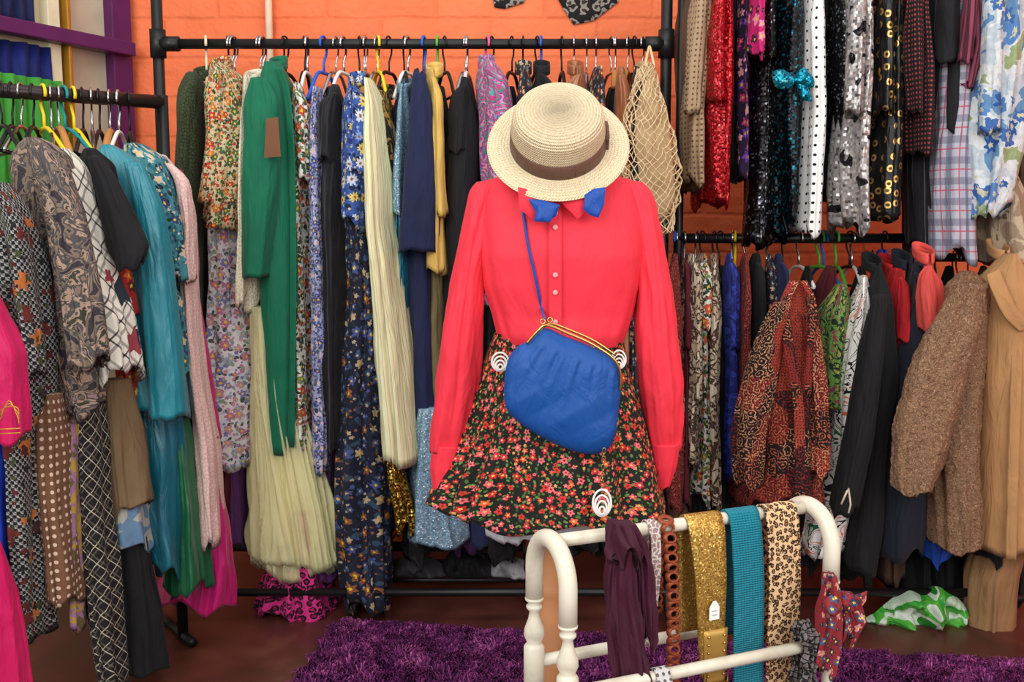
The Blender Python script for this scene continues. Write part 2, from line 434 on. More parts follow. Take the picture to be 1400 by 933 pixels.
# ---------- racks ----------
BLK=solid('black_powder_coat',(24,24,26),.4,0,.3,.5,cloth=False,var=0)
YR=3.38
zr=P(560,60,YR).z
rk=empty('clothes_rack',(P(215,60,YR).x,YR,0),'tall black pipe clothes rack standing against orange wall','clothes rack')
xl=P(216,60,YR).x; xr=P(911,60,YR).x
tube('rail',[(xl,YR,zr),(xr,YR,zr)],.017,BLK,parent=rk)
for x in (xl,xr): 
    tube('post',[(x,YR,0.01),(x,YR,2.6)],.019,BLK,parent=rk)
    tube('connector',[(x,YR,zr-.045),(x,YR,zr+.045)],.027,BLK,parent=rk); 
for x,s in ((xl,1),(xr,-1)): tube('connector',[(x+.01*s,YR,zr),(x+.07*s,YR,zr)],.025,BLK,parent=rk)
zb=.10
tube('base_rail',[(xl,YR-.2,zb),(xr+1.0,YR-.2,zb)],.014,BLK,parent=rk)
tube('base_rail',[(xl,YR+.2,zb+.02),(xr,YR+.2,zb+.02)],.014,BLK,parent=rk)
for x in (xl,xr): tube('foot',[(x,YR-.3,.02),(x,YR-.2,zb),(x,YR+.2,zb),(x,YR+.3,.02)],.013,BLK,parent=rk)
rk2=empty('clothes_rack',(P(1245,325,YR).x,YR,0),'two tier black pipe clothes rack','clothes rack')
zl=P(1080,326,YR).z
x0=P(925,0,YR).x+.02; x1=P(1247,325,YR).x
tube('rail',[(x0,YR,zl),(x1,YR,zl)],.017,BLK,parent=rk2); tube('rail',[(x0,YR,2.32),(2.0,YR,2.32)],.017,BLK,parent=rk2)
tube('post',[(x0+.0,YR,.01),(x0,YR,2.6)],.016,BLK,parent=rk2); tube('post',[(x1,YR,.01),(x1,YR,2.32)],.017,BLK,parent=rk2); tube('post',[(2.0,YR,.01),(2.0,YR,2.34)],.017,BLK,parent=rk2)
zq=P(1340,352,YR).z
tube('rail',[(x1,YR,zq),(2.0,YR,zq)],.015,BLK,parent=rk2)
tube('base_rail',[(x1,YR-.15,.06),(2.0,YR-.15,.06)],.013,BLK,parent=rk2)
for x in (x0,x1,2.0): tube('foot',[(x,YR-.2,.03),(x,YR+.3,.03)],.015,BLK,parent=rk2)
sh_=empty('shoe_rack',(P(580,780,3.45).x,3.45,0),'low dark wire shoe rack standing under the clothes','shoe rack')
for k in range(2):
    for yy in (3.35,3.55): tube('shelf_bar',[(-.55,yy,.08+.13*k),(.05,yy,.08+.13*k)],.008,BLK,parent=sh_)
for k in range(16): tube('wire',[(-.54+.039*k,3.34,.215),(-.52+.039*k,3.56,.215)],.003,BLK,n=6,parent=sh_)
for x in (-.55,.05):
    for yy in (3.35,3.55): tube('leg',[(x,yy,0),(x,yy,.23)],.008,BLK,parent=sh_)
A=P(222,140,3.02);B=P(0,124,2.76); B.z=A.z; dL=(B-A); zL=A.z
E=A+dL*1.7
rk3=empty('clothes_rack',(A.x,A.y,0),'dark pipe clothes rack packed with colourful garments','clothes rack')
BRZ=solid('dark_bronze_pipe',(48,38,36),.35,0,.5,.5,cloth=False,var=0)
tube('rail',[A,E],.02,BRZ,parent=rk3); tube('post',[(A.x,A.y,.01),(A.x,A.y,zL+.02)],.017,BLK,parent=rk3); tube('post',[(E.x,E.y,.01),(E.x,E.y,zL+.02)],.017,BLK,parent=rk3)
for q in (A,E): tube('foot',[(q.x-.2,q.y+.25,.02),(q.x+.05,q.y-.06,.02)],.015,BLK,parent=rk3)
# ---------- hangers ----------
HM={'black':solid('hanger_black',(20,20,22),.35,0,cloth=False,var=0),'white':solid('hanger_white',(235,232,225),.35,0,cloth=False,var=0),
'wood':solid('hanger_wood',(190,130,70),.45,0,cloth=False),'chrome':solid('hanger_chrome',(190,190,195),.2,0,1,cloth=False,var=0),'blue':solid('hanger_blue',(40,90,190),.35,0,cloth=False,var=0),
'teal':solid('hanger_teal',(20,130,130),.35,0,cloth=False,var=0),'yellow':solid('hanger_yellow',(230,200,40),.35,0,cloth=False,var=0),'pink':solid('hanger_pink',(225,90,140),.35,0,cloth=False,var=0),'green':solid('hanger_green',(80,170,60),.35,0,cloth=False,var=0),'cream':solid('hanger_cream',(225,210,175),.35,0,cloth=False,var=0)}
hcache={}
def hanger(x,y,z,yaw,colr,hw=.15,group='clothes hangers on the rack',drop=.175):
    k=(colr,round(hw,2),round(drop,2))
    yaw+=R.uniform(-.35,.35)
    if k not in hcache:
        r=.024; pts=[]
        for i in range(11):
            a=math.radians(-25+i*20.5); pts.append((0,-r*math.cos(a),r*math.sin(a)))
        pts+=[(0,.02,-.03),(0,0,-.06),(0,0,-.1)]
        v=tube_g(pts,.0032 if colr in('chrome','wood','black') else .0045,8)
        th=.006 if colr!='wood' else .010
        bp=smooth_path([(0,-hw,-drop),(0,-hw*.9,-drop+.012),(0,-.05,-.105),(0,0,-.095),(0,.05,-.105),(0,hw*.9,-drop+.012),(0,hw,-drop)],4)
        b=tube_g(bp,th,8)
        parts=[b]
        if colr!='wood' : parts.append(tube_g([(0,-hw,-drop),(0,hw,-drop)],th*.8,8))
        hcache[k]=(v,join(parts))
    hk,bb=hcache[k]; M=Matrix.Translation((x,y,z))@Matrix.Rotation(yaw,4,'Z')
    e=empty('clothes_hanger',(x,y,z),f'{colr} clothes hanger hooked over the rack rail','clothes hanger',group)
    for nm,(V,Fc,U),mm in (('hook',hk,HM['chrome'] if colr in('wood','white') else HM[colr]),('shoulder_bar',bb,HM[colr])):
        mk(nm,[M@Vector(v) for v in V],Fc,mm,U,parent=e)
    return e
# ---------- garments ----------
hc=['black','black','chrome','black','wood','white','chrome','black','blue','yellow','wood']
def G(kind,label,rows,mat,yf=3.22,hang=None,zrail=None,hd=.15,group=None,sleeve=None,collar=None,**kw):
    cats={'halter':'top','tunic':'top','sarong':'skirt','net_bag':'bag','t_shirt':'t-shirt'}
    kw.setdefault('neck',kind not in('skirt','trousers','scarf') and len(rows)>2); kw.setdefault('wob',.010)
    kw.setdefault('p',R.choice([1.25,1.4,1.6,1.8,2.2])); kw.setdefault('yaw',R.uniform(-.25,.25)); kw.setdefault('hem',R.uniform(.006,.024))
    ob=loft(kind,rows,yf,mat,label=label,cat=cats.get(kind,kind.replace('_',' ')),hd=hd,group=group,**kw)
    wid=max(r[2]-r[1] for r in rows); yaw=kw['yaw']
    if sleeve is None: sleeve=kind in('blouse','dress','jacket','coat','shirt') and wid>22 and R.random()<.75
    if sleeve:
        top=rows[0][0]; H=rows[-1][0]-top; ys=np.array([r[0] for r in rows],float); L_=np.array([r[1] for r in rows],float); Rr=np.array([r[2] for r in rows],float)
        frac=min(1.0,R.choice([90,120,190,230])/H) if sleeve is True else sleeve
        frac=min(frac,.85); sgn=R.choice([-1,1]); sr=[]
        for q in (0.0,.12,.45,1.0):
            y=top+ (34 if top<0 else 12)+ (H*frac)*q; l=np.interp(y,ys,L_); r_=np.interp(y,ys,Rr); c=(l+r_)/2; w=min(r_-l,46)*(.34 if q==0 else .60-.06*q*(frac>.4)); c+=sgn*(r_-l)*.2*(q>0)
            sr.append((y,c-w/2,c+w/2))
        loft('sleeve',sr,yf-.035,mat,parent=ob,hd=.05,nt=40,nv=24,folds=4,amp=.004,wob=.006,crump=.004,p=R.choice([1.4,1.6,1.9]),yaw=yaw*.5,hem=.006)
    if collar is None: collar=kind in('blouse','shirt','jacket','coat') and hang is not False and rows[0][0]>0
    if collar:
        a=P(rows[0][1],rows[0][0],yf);b=P(rows[0][2],rows[0][0],yf); cxx=(a.x+b.x)/2; yc=yf+.85*hd
        pth=[Vector((cxx+.026*math.cos(q),yc+.055*math.sin(q)-.01,a.z+.012+.018*math.sin(q))) for q in [math.radians(-80+i*340/22) for i in range(23)]]
        ribbon('collar',pth,(0,.1,1),.034,mat,parent=ob,th=.003,nw=3)
    if hang is not False:
        a=P(rows[0][1],rows[0][0],yf);b=P(rows[0][2],rows[0][0],yf)
        z=zrail if zrail is not None else zr
        if hang is None: hang=R.choice(hc)
        hanger((a.x+b.x)/2,YR,z,0,hang,hw=.12,drop=min(.2,max(.16,z-a.z+.03)))
    return ob
m_ol=lace('olive_lace',(38,48,30),(66,76,48),90)
m_f1=floral('red_green_floral',(206,188,146),[(190,50,40),(60,104,60),(215,120,60),(90,60,50)],34,5,(70,110,60))
m_f2=floral('lavender_white_floral',(226,222,224),[(190,120,150),(120,120,175),(150,170,190),(200,150,160)],26,5,(140,160,140),extra=(206,208,216),mottling=.1)
m_wl=lace('cream_lace',(232,224,200),(205,195,168),80)
m_em=solid('emerald_wool',(0,106,74),.7,.3)
m_bw=floral('white_green_print',(230,228,215),[(40,70,50),(120,140,90),(200,90,60)],26,4,(60,100,70))
m_li=floral('lilac_blue_floral',(160,164,205),[(90,80,140),(220,200,220),(60,80,150)],36,5,(90,110,110))
m_vel=solid('black_velvet',(16,15,18),.6,.4)
m_bk=solid('black_cloth',(22,22,25),.8,.12); m_nv=solid('navy_cloth',(24,32,70),.75,.2)
m_da=floral('blue_daisy',(56,90,166),[(222,200,110),(130,160,215),(210,215,230)],22,9,(30,56,120),size=.4,center=(150,90,30),small=.22)
m_nf=floral('navy_trailing_floral',(22,26,50),[(150,90,50),(70,90,150),(190,170,140)],20,5,(50,76,100),size=.34,small=.2)
m_cr=stripes('pale_lemon_stripe',[(236,232,182),(192,200,158),(238,234,192),(208,178,130),(236,232,184)],34,[0,.3,.42,.7,.76])
m_bg=blotch('black_gold_print',[(22,20,18),(150,115,50),(22,20,18)],30)
m_gb=sequin('blue_glitter',(118,152,174),(210,225,235),200,.3,.45,k=.5)
m_tq=satin('turquoise_satin',(0,116,146)); m_mu=solid('mustard_cloth',(222,184,96),.75,.2); m_kh=solid('khaki_cloth',(118,104,68),.8)
m_gs=sequin('gold_sequin',(140,110,40),(250,220,130),120,.9,.22)
m_pp=paisley('pink_green_paisley',[(190,60,130),(60,140,110),(120,70,150),(230,130,160),(70,170,170)],14)
def tulle(nm,a):
    m=Mt(nm,.75,.3); m.b.inputs['Subsurface Weight'].default_value=.1; m.b.inputs['Alpha'].default_value=a; return m.col((250,244,190))
m_tul=tulle('lemon_tulle',.5); m_tul2=tulle('lemon_lining',.9)
m_pl=leopard('pink_leopard',(214,50,132),(130,20,76),(34,8,26),40)
m_mr=solid('maroon_cloth',(98,28,40),.75,.2); m_br=solid('brown_cloth',(98,70,54),.8); m_pu=solid('purple_cloth',(92,46,104),.75)
G('blouse','dark olive green lace top on a cream hanger',[(98,254,270),(118,240,284),(200,234,284),(350,238,282),(500,242,280)],m_ol,hang='cream',neck=False,sleeve=.45)
G('dress','white dress with soft lavender and pink florals',[(150,282,315),(300,272,330),(380,268,334),(450,268,338),(560,272,342),(640,278,340)],m_f2,yf=3.21,hang='white',folds=7,amp=.013,sleeve=False,p=1.9)
G('blouse','multicoloured red and green floral blouse',[(84,280,298),(102,272,322),(180,270,330),(250,264,324),(310,262,316)],m_f1,yf=3.12,hang='chrome',neck=False,sleeve=.8)
G('blouse','cream lace long top',[(103,324,345),(125,318,352),(300,314,350),(415,316,346)],m_wl,yf=3.14,hang='white',sleeve=False)
co=G('coat','emerald green wool coat with a brown paper tag',[(84,360,378),(100,350,390),(200,350,402),(400,350,404),(622,364,400)],m_em,yf=3.16,hang='black',amp=.003,sleeve=False,neck=False,p=3.0,yaw=-.05,hem=.004,crump=.002,wob=0)
loft('sleeve',[(106,342,362),(135,332,380),(250,327,378),(380,328,362)],3.09,m_em,parent=co,hd=.05,crump=.003,amp=.0025,p=2.6,hem=.003,folds=4)
ribbon('lapel',smooth_path([P(380,92,3.13),P(392,130,3.135),P(399,220,3.14),P(401,400,3.15),P(398,612,3.155)],6),(1,-.4,0),.022,m_em,parent=co,th=.004)
puff('price_tag',[(364,162),(380,160),(384,214),(361,216)],3.05,.0012,solid('kraft_paper',(120,80,54),.8,0,cloth=False),parent=co,label='brown paper price tag',wr=0,n=3,straight=True)
G('dress','white and green printed dress with dark accents',[(112,398,412),(130,388,420),(300,384,422),(430,392,420),(610,394,430)],m_bw,yf=3.2)
G('dress','lilac and blue small floral dress',[(118,418,440),(150,412,444),(280,414,446),(420,418,452),(560,420,458),(650,424,455)],m_li,yf=3.2,hang='blue')
G('dress','black velvet dress',[(115,444,468),(150,432,482),(300,428,480),(365,430,478),(610,438,476)],m_vel,yf=3.18)
G('blouse','blue short sleeved shirt printed with large daisies',[(106,470,490),(135,458,500),(230,460,504),(304,456,500)],m_da,yf=3.1,hang='wood',sleeve=.6,amp=.005)
G('dress','long navy dress with trailing floral print',[(200,478,500),(290,470,508),(400,474,520),(550,462,526),(700,458,540),(842,478,530)],m_nf,yf=3.17,hang='chrome',amp=.016,hem=.03,folds=8,sleeve=False)
G('dress','pale lemon striped long dress',[(106,494,505),(130,490,516),(300,494,522),(450,502,546),(600,508,566),(636,510,568)],m_cr,yf=3.08,hang='yellow',amp=.007,sleeve=False,p=2.0,hem=.008,folds=6,wob=.004)
G('blouse','black and gold printed blouse',[(125,514,532),(200,508,538),(300,512,542),(420,515,545)],m_bg,yf=3.2)
G('blouse','pale blue glitter knit top',[(115,542,555),(150,532,562),(300,530,562)],m_gb,yf=3.17,hang='white')
G('dress','turquoise satin dress',[(250,534,552),(340,530,554),(455,526,556),(600,528,560)],m_tq,yf=3.2,hang=False)
nd=G('dress','navy short sleeved dress',[(93,566,578),(120,560,588),(340,552,600),(600,556,604)],m_nv,yf=3.17,hang='blue',sleeve=False,p=1.8,amp=.005)
loft('sleeve',[(100,566,580),(150,558,592),(250,548,602),(345,541,600)],3.09,m_nv,parent=nd,hd=.05,p=2.2,amp=.003,hem=.003,folds=4)
G('blouse','mustard yellow blouse',[(93,582,598),(130,580,606),(250,580,612),(375,580,616)],m_mu,yf=3.13,hang='green')
G('skirt','olive khaki skirt',[(365,582,612),(450,580,612),(620,584,614)],m_kh,yf=3.2,hang=False)
G('dress','black evening dress on a white hanger',[(105,624,645),(150,610,662),(300,604,655),(430,605,655),(600,606,650)],m_bk,yf=3.17,hang='white')
G('blouse','pink and green swirling paisley blouse',[(82,655,672),(105,645,692),(170,650,702),(260,652,705),(420,655,700)],m_pp,yf=3.12,hang='pink',neck=False,p=1.7)
tk=G('skirt','pale lemon tulle skirt with gathered sheer layers',[(420,340,380),(540,336,402),(620,334,430),(700,333,452),(776,334,466)],m_tul,yf=3.165,hang=False,hd=.13,folds=31,amp=.014,nt=260,hem=.012,wob=0,p=2.1,yaw=0)
loft('lining',[(430,344,378),(540,340,398),(700,338,438),(750,342,448)],3.20,m_tul2,parent=tk,hd=.10,folds=13,nt=100,amp=.012,p=2)
loft('tulle_layer',[(440,346,376),(560,338,404),(700,336,446),(786,338,460)],3.18,m_tul,parent=tk,hd=.115,folds=23,nt=200,amp=.014,hem=.016,p=2)
G('skirt','pink leopard print skirt',[(700,378,424),(770,362,436),(815,350,444),(850,342,452)],m_pl,yf=3.19,hang=False,hd=.10,folds=8,nt=110,amp=.016,p=1.9,hem=.022,yaw=0,wob=0)
G('skirt','pale blue glitter skirt',[(560,566,604),(650,556,618),(750,550,632)],m_gb,yf=3.14,hang=False,hd=.12,folds=9,p=1.9,amp=.012)
G('scarf','gold sequinned scarf hanging between dresses',[(610,526,545),(660,530,555),(728,540,566)],m_gs,yf=3.1,hang=False,hd=.05)
fill=[(300,m_mr,700),(345,m_bk,640),(378,m_br,560),(408,m_mr,640),(452,m_bk,760),(485,m_nv,700),(510,m_bk,740),(548,m_nv,720),(575,m_bk,770),(605,m_bk,750),(635,m_pu,760),(672,m_bk,770),(700,m_bk,740),(735,m_mr,760),(770,m_bk,770),(805,m_bk,750),(840,m_bk,760),(872,m_br,740)]  # dark filler dresses, added behind so gaps between garments look like deep shade
dn={m_mr.name:'maroon',m_bk.name:'black',m_br.name:'brown',m_nv.name:'navy',m_pu.name:'purple'}
for x,mm,b in fill:
    G('dress',dn[mm.name]+' filler dress added to darken the gap between garments',[(118,x-8,x+8),(140,x-18,x+18),(400,x-18,x+19),(b,x-20,x+22)],mm,yf=3.27,hd=.12,hang=R.choice(['black','chrome','black']),sleeve=False)
for x,mm,b,w_ in ((436,m_pu,800,16),(415,m_pl,720,10),(590,m_mr,730,12),(655,m_nv,745,14),(262,m_mr,720,14),(320,m_pu,745,12)):
    G('skirt',{'purple_cloth':'purple sequin','pink_leopard':'pink leopard print','maroon_cloth':'maroon','navy_cloth':'navy blue'}[mm.name]+' skirt hem showing below other clothes',[(560,x-w_,x+w_),(b,x-w_-6,x+w_+8)],mm,yf=3.24,hang=False,hd=.1)
for k,(x,w_,h_,c,l) in enumerate(((500,34,34,(30,28,32),'black crumpled fabric bag on the shoe rack'),(572,40,26,(60,58,64),'grey folded cloth on the shoe rack'),(640,34,36,(24,24,28),'black soft bag on the shoe rack'),(700,30,24,(150,146,150),'pale grey cloth bundle on the shoe rack'))):
    puff('cloth_bundle',[(x-w_,786),(x-w_*.8,786-h_*.8),(x-w_*.2,786-h_),(x+w_*.5,786-h_*.85),(x+w_,786-h_*.3),(x+w_*.9,788)],3.42,.06,solid('bundle_cloth_'+str(k),c,.75),label=l,cat='cloth',wr=1.0,wf=22,rings=14)
m_cop=satin('copper_satin',(160,90,48)); m_dfl=floral('dark_small_floral',(38,36,44),[(190,170,150),(140,60,60),(90,110,140)],40,5)
for x,mm,l,h in ((716,m_dfl,'dark floral blouse','black'),(742,m_bk,'black blouse with a stand collar','blue'),(790,m_cop,'copper satin blouse','wood'),(822,m_dfl,'dark small floral dress','wood'),(850,m_cop,'copper brown satin dress','wood'),(868,m_dfl,'dark printed dress','wood')):
    G('blouse' if 'blouse' in l else 'dress',l+' on the crowded rail',[(90,x-8,x+8),(115,x-17,x+17),(300,x-18,x+18),(560,x-18,x+18)],mm,yf=3.18,hang=h)
def netbag():
    nt,nv=40,38
    V,Fc,U=loft_g([(84,880,896),(120,868,906),(180,856,924),(250,858,932),(295,870,930),(318,890,922)],3.03,hd=.08,nt=nt,nv=nv,amp=.004,folds=4,cap=False,shoulder=False,crump=.012,p=2,sharp=0)
    V=[v+Vector((noise.noise(v*30),noise.noise(v*30+Vector((5,0,0))),noise.noise(v*30+Vector((0,5,0)))))*.012 for v in V]
    F2=[]
    for i in range(1,nv-1):
        for j in range(nt):
            if (i+j)%2: F2.append(((i-1)*(nt+1)+j,i*(nt+1)+(j+1)%nt,(i+1)*(nt+1)+j,i*(nt+1)+(j-1)%nt))
    used=sorted(set(q for f in F2 for q in f)); mp={q:k for k,q in enumerate(used)}
    ms=solid('cream_string',(232,206,160),.8,cloth=False)
    ob=mk('net_bag',[V[q] for q in used],[tuple(mp[q] for q in f) for f in F2],ms,[U[q] for q in used],label='natural cream crochet net bag hanging from the rail',cat='bag')
    w=ob.modifiers.new('w','WIREFRAME'); w.thickness=.0042; w.use_even_offset=False; w.use_replace=True
    for dx in (-6,6): tube('handle',smooth_path([P(888+dx,90,3.1),P(888+dx*.5,74,3.25),P(888,62,YR)],5),.004,ms,parent=ob)
    puff('contents',[(884,110),(896,112),(912,150),(920,220),(922,270),(908,296),(890,290),(874,240),(868,170),(876,126)],3.09,.02,solid('crumpled_beige',(196,166,124),.8),parent=ob,label='beige cloth inside the net',wr=1.0,wf=30)
netbag()
G('blouse','beige blouse behind the net bag',[(92,880,896),(120,868,908),(290,870,912),(420,870,910)],solid('beige_cloth',(188,160,116),.8),yf=3.2,hang='wood',neck=False,sleeve=False)
G('dress','dark patterned dress near the rack post',[(300,855,905),(450,850,905),(700,860,910)],m_dfl,yf=3.24,hang=False,sleeve=False)
# ----- upper right rail
def GU(kind,label,rows,mat,yf=3.2,**kw):
    kw.setdefault('hang','black'); return G(kind,label,[( -70,(rows[0][1]+rows[0][2])/2-8,(rows[0][1]+rows[0][2])/2+8)]+rows,mat,yf=yf,zrail=2.32,**kw)
m_bd=dots('beige_polka',(168,142,112),(96,72,56),60,.22); m_rs=sequin('red_sequin',(170,14,28),(255,120,120),130,.6)
m_pf=floral('purple_pink_floral',(40,26,60),[(220,60,130),(120,70,190),(240,170,200)],26); m_mg=floral('magenta_floral',(205,30,110),[(60,20,60),(240,150,180)],22)
m_bs=sequin('black_sequin',(14,14,16),(150,150,165),110,.6,.35,k=.7); m_bs2=sequin('black_teal_sequin',(10,15,22),(14,120,140),110,.6,.35,k=.7)
m_wd=dots('white_polka',(238,236,232),(20,20,26),34,.15); m_ss=sequin('silver_sequin',(176,172,170),(250,245,238),80,.55,.3,dark=(30,30,34),k=.9)
m_gc=dots('gold_disc',(18,16,18),(212,170,100),24,.26,.6,.3,ring=True,metal=True); m_rd=dots('red_dot',(24,15,18),(150,60,60),70,.24)
m_st=stripes('charcoal_stripe',[(36,36,42),(120,120,130),(50,48,56)],22,[0,.84,.9]); m_gp=plaid('grey_pink_plaid',(172,174,186),(92,90,116),(180,80,104),16)
def bluefl():
    m=Mt('soft_blue_floral',.75); v=m.warp(1.2,14,3)
    nz=m.noise(v,9,2,.6); base=m.ramp(nz.outputs[0],[(96,136,176),(186,198,206),(212,216,216),(150,166,120)],[0,.42,.52,.63])
    pm,cm,r=flowers(m,v,13,.42,6,1.4); c=m.mix(pm,base,m.ramp(r,[(36,84,156),(84,130,188),(206,214,222),(60,104,170)])); c=m.mix(cm,c,lin((198,196,160)))
    return m.col(m.worn(c,60,.2))
m_bf=bluefl()
GU('blouse','beige blouse with small brown polka dots',[(-40,948,985),(60,945,984),(150,938,976),(250,938,972)],m_bd)
GU('dress','red sequinned dress with long sleeves',[(-40,980,1010),(80,972,1014),(110,972,1014),(180,976,1008),(280,980,1004)],m_rs,yf=3.14,sleeve=.5)
GU('dress','purple and pink floral dress',[(-40,1008,1032),(80,1006,1030),(240,1010,1032)],m_pf)
GU('top','magenta floral sleeveless top',[(-40,1028,1052),(76,1030,1052)],m_mg,yf=3.13)
GU('dress','long black sequinned dress',[(-40,1032,1064),(150,1030,1064),(335,1024,1060)],m_bs,yf=3.18,folds=7,amp=.012)
tqd=GU('dress','black sequinned dress with a turquoise sequin bow',[(-40,1064,1112),(110,1060,1110),(200,1060,1104),(312,1064,1096)],m_bs2,yf=3.16,folds=7,amp=.012,sleeve=False)
m_tqs=sequin('turquoise_sequin',(0,130,155),(120,240,250),110,.7,.22)
puff('bow_loop',[(1056,100),(1070,95),(1084,104),(1086,114),(1074,122),(1060,118)],3.1,.018,m_tqs,parent=tqd,label='turquoise sequin bow loop',wr=.6,wf=30)
puff('bow_loop',[(1086,104),(1098,92),(1112,106),(1112,120),(1100,118),(1087,114)],3.1,.018,m_tqs,parent=tqd,label='turquoise sequin bow loop',wr=.6,wf=30)
puff('bow_tail',[(1088,112),(1104,120),(1110,138),(1096,134)],3.1,.01,m_tqs,parent=tqd,label='turquoise sequin bow tail',wr=.6,wf=30)
GU('blouse','white blouse with black polka dots',[(-40,1106,1132),(150,1105,1130),(320,1098,1122)],m_wd,yf=3.14,sleeve=False)
GU('dress','black sequinned top with beaded fringe',[(-40,1132,1170),(150,1132,1166),(276,1136,1166)],m_bs)
GU('dress','silver beaded sequin dress',[(-40,1168,1206),(150,1160,1204),(314,1158,1198)],m_ss,yf=3.07,folds=7,amp=.010,yaw=0,neck=False)
GU('dress','black dress with gold sequin discs',[(-40,1206,1246),(150,1202,1244),(300,1198,1240)],m_gc,yf=3.15)
GU('blouse','dark blouse with small red dots',[(-40,1244,1285),(120,1246,1284),(210,1250,1280)],m_rd,yf=3.1)
GU('jacket','black jacket with long sleeves',[(-40,1284,1330),(100,1286,1328),(182,1288,1318)],m_bk,yf=3.1)
GU('blouse','maroon striped silky blouse',[(-40,1325,1352),(60,1320,1350),(125,1308,1338)],stripes('maroon_stripe',[(70,22,38),(130,60,80)],40),yf=3.05)
GU('dress','charcoal vertical striped dress',[(40,1264,1306),(200,1262,1302),(342,1266,1300)],m_st,yf=3.18,yaw=0)
GU('shirt','grey and pink checked shirt',[(20,1306,1362),(200,1288,1350),(356,1284,1350)],m_gp,yf=3.08,amp=.010,sleeve=False,yaw=0,neck=False,p=2.0)
GU('shirt','white shirt with bold blue and green floral print',[(-40,1344,1420),(100,1336,1415),(200,1330,1408),(292,1326,1386)],m_bf,yf=3.03,amp=.012,sleeve=.6)
G('blouse','soft beige and brown printed blouse',[(225,1370,1400),(260,1352,1425),(362,1350,1425)],blotch('beige_print',[(150,130,108),(186,168,140),(110,90,74)],12),yf=3.1,hang=False)
GU('coat','dark brown coat on the upper rail',[(-40,1400,1450),(200,1395,1450),(320,1395,1450)],m_br,yf=3.2)
for x,mm in ((965,m_br),(1000,m_bk),(1045,m_bk),(1090,m_mr),(1130,m_bk),(1180,m_bk),(1225,m_bk),(1270,m_bk),(1310,m_nv)):
    GU('dress',dn[mm.name]+' evening dress packed on the upper rail',[(-40,x-16,x+16),(100,x-18,x+18),(R.choice([210,240,260]),x-16,x+16)],mm,yf=3.27,hd=.12,sleeve=False)
# ----- lower right rail
def GL(kind,label,rows,mat,yf=3.22,**kw):
    c=(rows[0][1]+rows[0][2])/2; return G(kind,label,[(rows[0][0]-10,c-6,c+6)]+rows,mat,yf=yf,zrail=kw.pop('zrail',zl),**kw)
m_dr=paisley('dark_red_print',[(90,16,26),(140,36,36),(50,14,24),(160,84,56)],26)
m_cp=blotch('cream_brown_print',[(210,196,170),(80,56,46),(190,170,140),(60,60,80)],26)
m_bvp=blotch('blue_crushed_velvet',[(24,34,110),(46,64,160),(20,26,80)],20,3,2,.5)
m_rp=patchwork('red_rust_paisley',(28,15,17),[(112,30,28),(150,52,36),(34,18,20),(40,20,22),(124,36,30)],[(190,104,70),(140,40,36),(206,150,110),(168,66,46)],9)
m_wg=blotch('white_sketch_print',[(232,230,224),(30,100,60),(236,232,224),(30,30,30),(234,232,226),(226,110,60),(234,232,226)],9,2,2.5,pos=[0,.38,.415,.49,.52,.60,.63])
m_gy=blotch('green_dark_print',[(150,60,84),(110,150,70),(34,50,36),(170,170,80),(34,70,44)],16,3,2)
thin=[(925,m_dr,700,'dark red patterned dress'),(938,m_mr,690,'maroon dress'),(950,m_cp,640,'cream and brown printed dress'),(964,m_bw,690,'white and green printed dress'),(976,m_cp,695,'cream and brown patterned dress'),(1000,m_bvp,655,'royal blue crushed velvet dress'),(1020,m_dr,690,'red and black patterned dress'),(1038,m_bk,620,'black dress'),(1054,m_dfl,560,'dark small floral dress'),(1070,m_nv,560,'navy dress')]
for x,mm,b,l in thin: GL('dress',l+' on the lower rail',[(358,x-9,x+9),(380,x-12,x+12),(b*.6+140,x-12,x+12),(b,x-13,x+13)],mm,yf=3.2+R.uniform(-.03,.02),hd=.14,hang=R.choice(['chrome','white','black']))
jk=G('jacket','rust red and black paisley jacket with open collar',[(388,1084,1098),(405,1074,1108),(470,1054,1122),(560,1040,1128),(640,1036,1130),(694,1034,1132)],m_rp,yf=3.0,hd=.07,hang=False,amp=.008,p=1.9,sleeve=False,neck=False,folds=6,yaw=0)
loft('sleeve',[(414,1060,1084),(446,1044,1078),(520,1020,1066),(600,1005,1050),(668,1007,1044)],2.95,m_rp,parent=jk,hd=.045,folds=4,amp=.005,p=1.7)
loft('sleeve',[(430,1098,1120),(520,1108,1134),(600,1112,1138),(650,1112,1136)],2.97,m_rp,parent=jk,hd=.045,folds=4,amp=.005,p=1.7)
ribbon('lapel',smooth_path([P(1086,384,2.98),P(1072,420,2.965),P(1078,470,2.955),P(1092,560,2.95),P(1094,690,2.95)],5),(1,-.25,0),.03,m_rp,parent=jk,rip=.001,th=.004)
ribbon('lapel',smooth_path([P(1098,384,2.98),P(1112,418,2.965),P(1108,470,2.955),P(1104,540,2.955)],5),(1,.25,0),.022,m_rp,parent=jk,rip=.001,th=.004)
hanger(P(1090,0,3.3).x,YR,zl,0,'black')
GL('skirt','dark green and pink abstract print skirt',[(400,1142,1160),(430,1128,1170),(560,1124,1160)],m_gy,yf=3.14,hang='green')
GL('dress','long white dress with green black and orange sketch lines',[(388,1172,1192),(415,1156,1206),(520,1138,1196),(640,1126,1180),(770,1094,1156)],m_wg,yf=3.10,hang='green',sleeve=False,amp=.012)
bj=GL('jacket','black blazer with a cream chevron cuff',[(376,1200,1212),(400,1190,1232),(520,1186,1236),(640,1180,1220),(785,1165,1210)],m_bk,yf=3.08,hang='black',hd=.12,sleeve=False,amp=.004,p=2.2)
loft('sleeve',[(404,1196,1216),(500,1180,1212),(600,1162,1200),(705,1142,1176)],2.98,m_bk,parent=bj,hd=.05,p=2.2,amp=.003,folds=4)
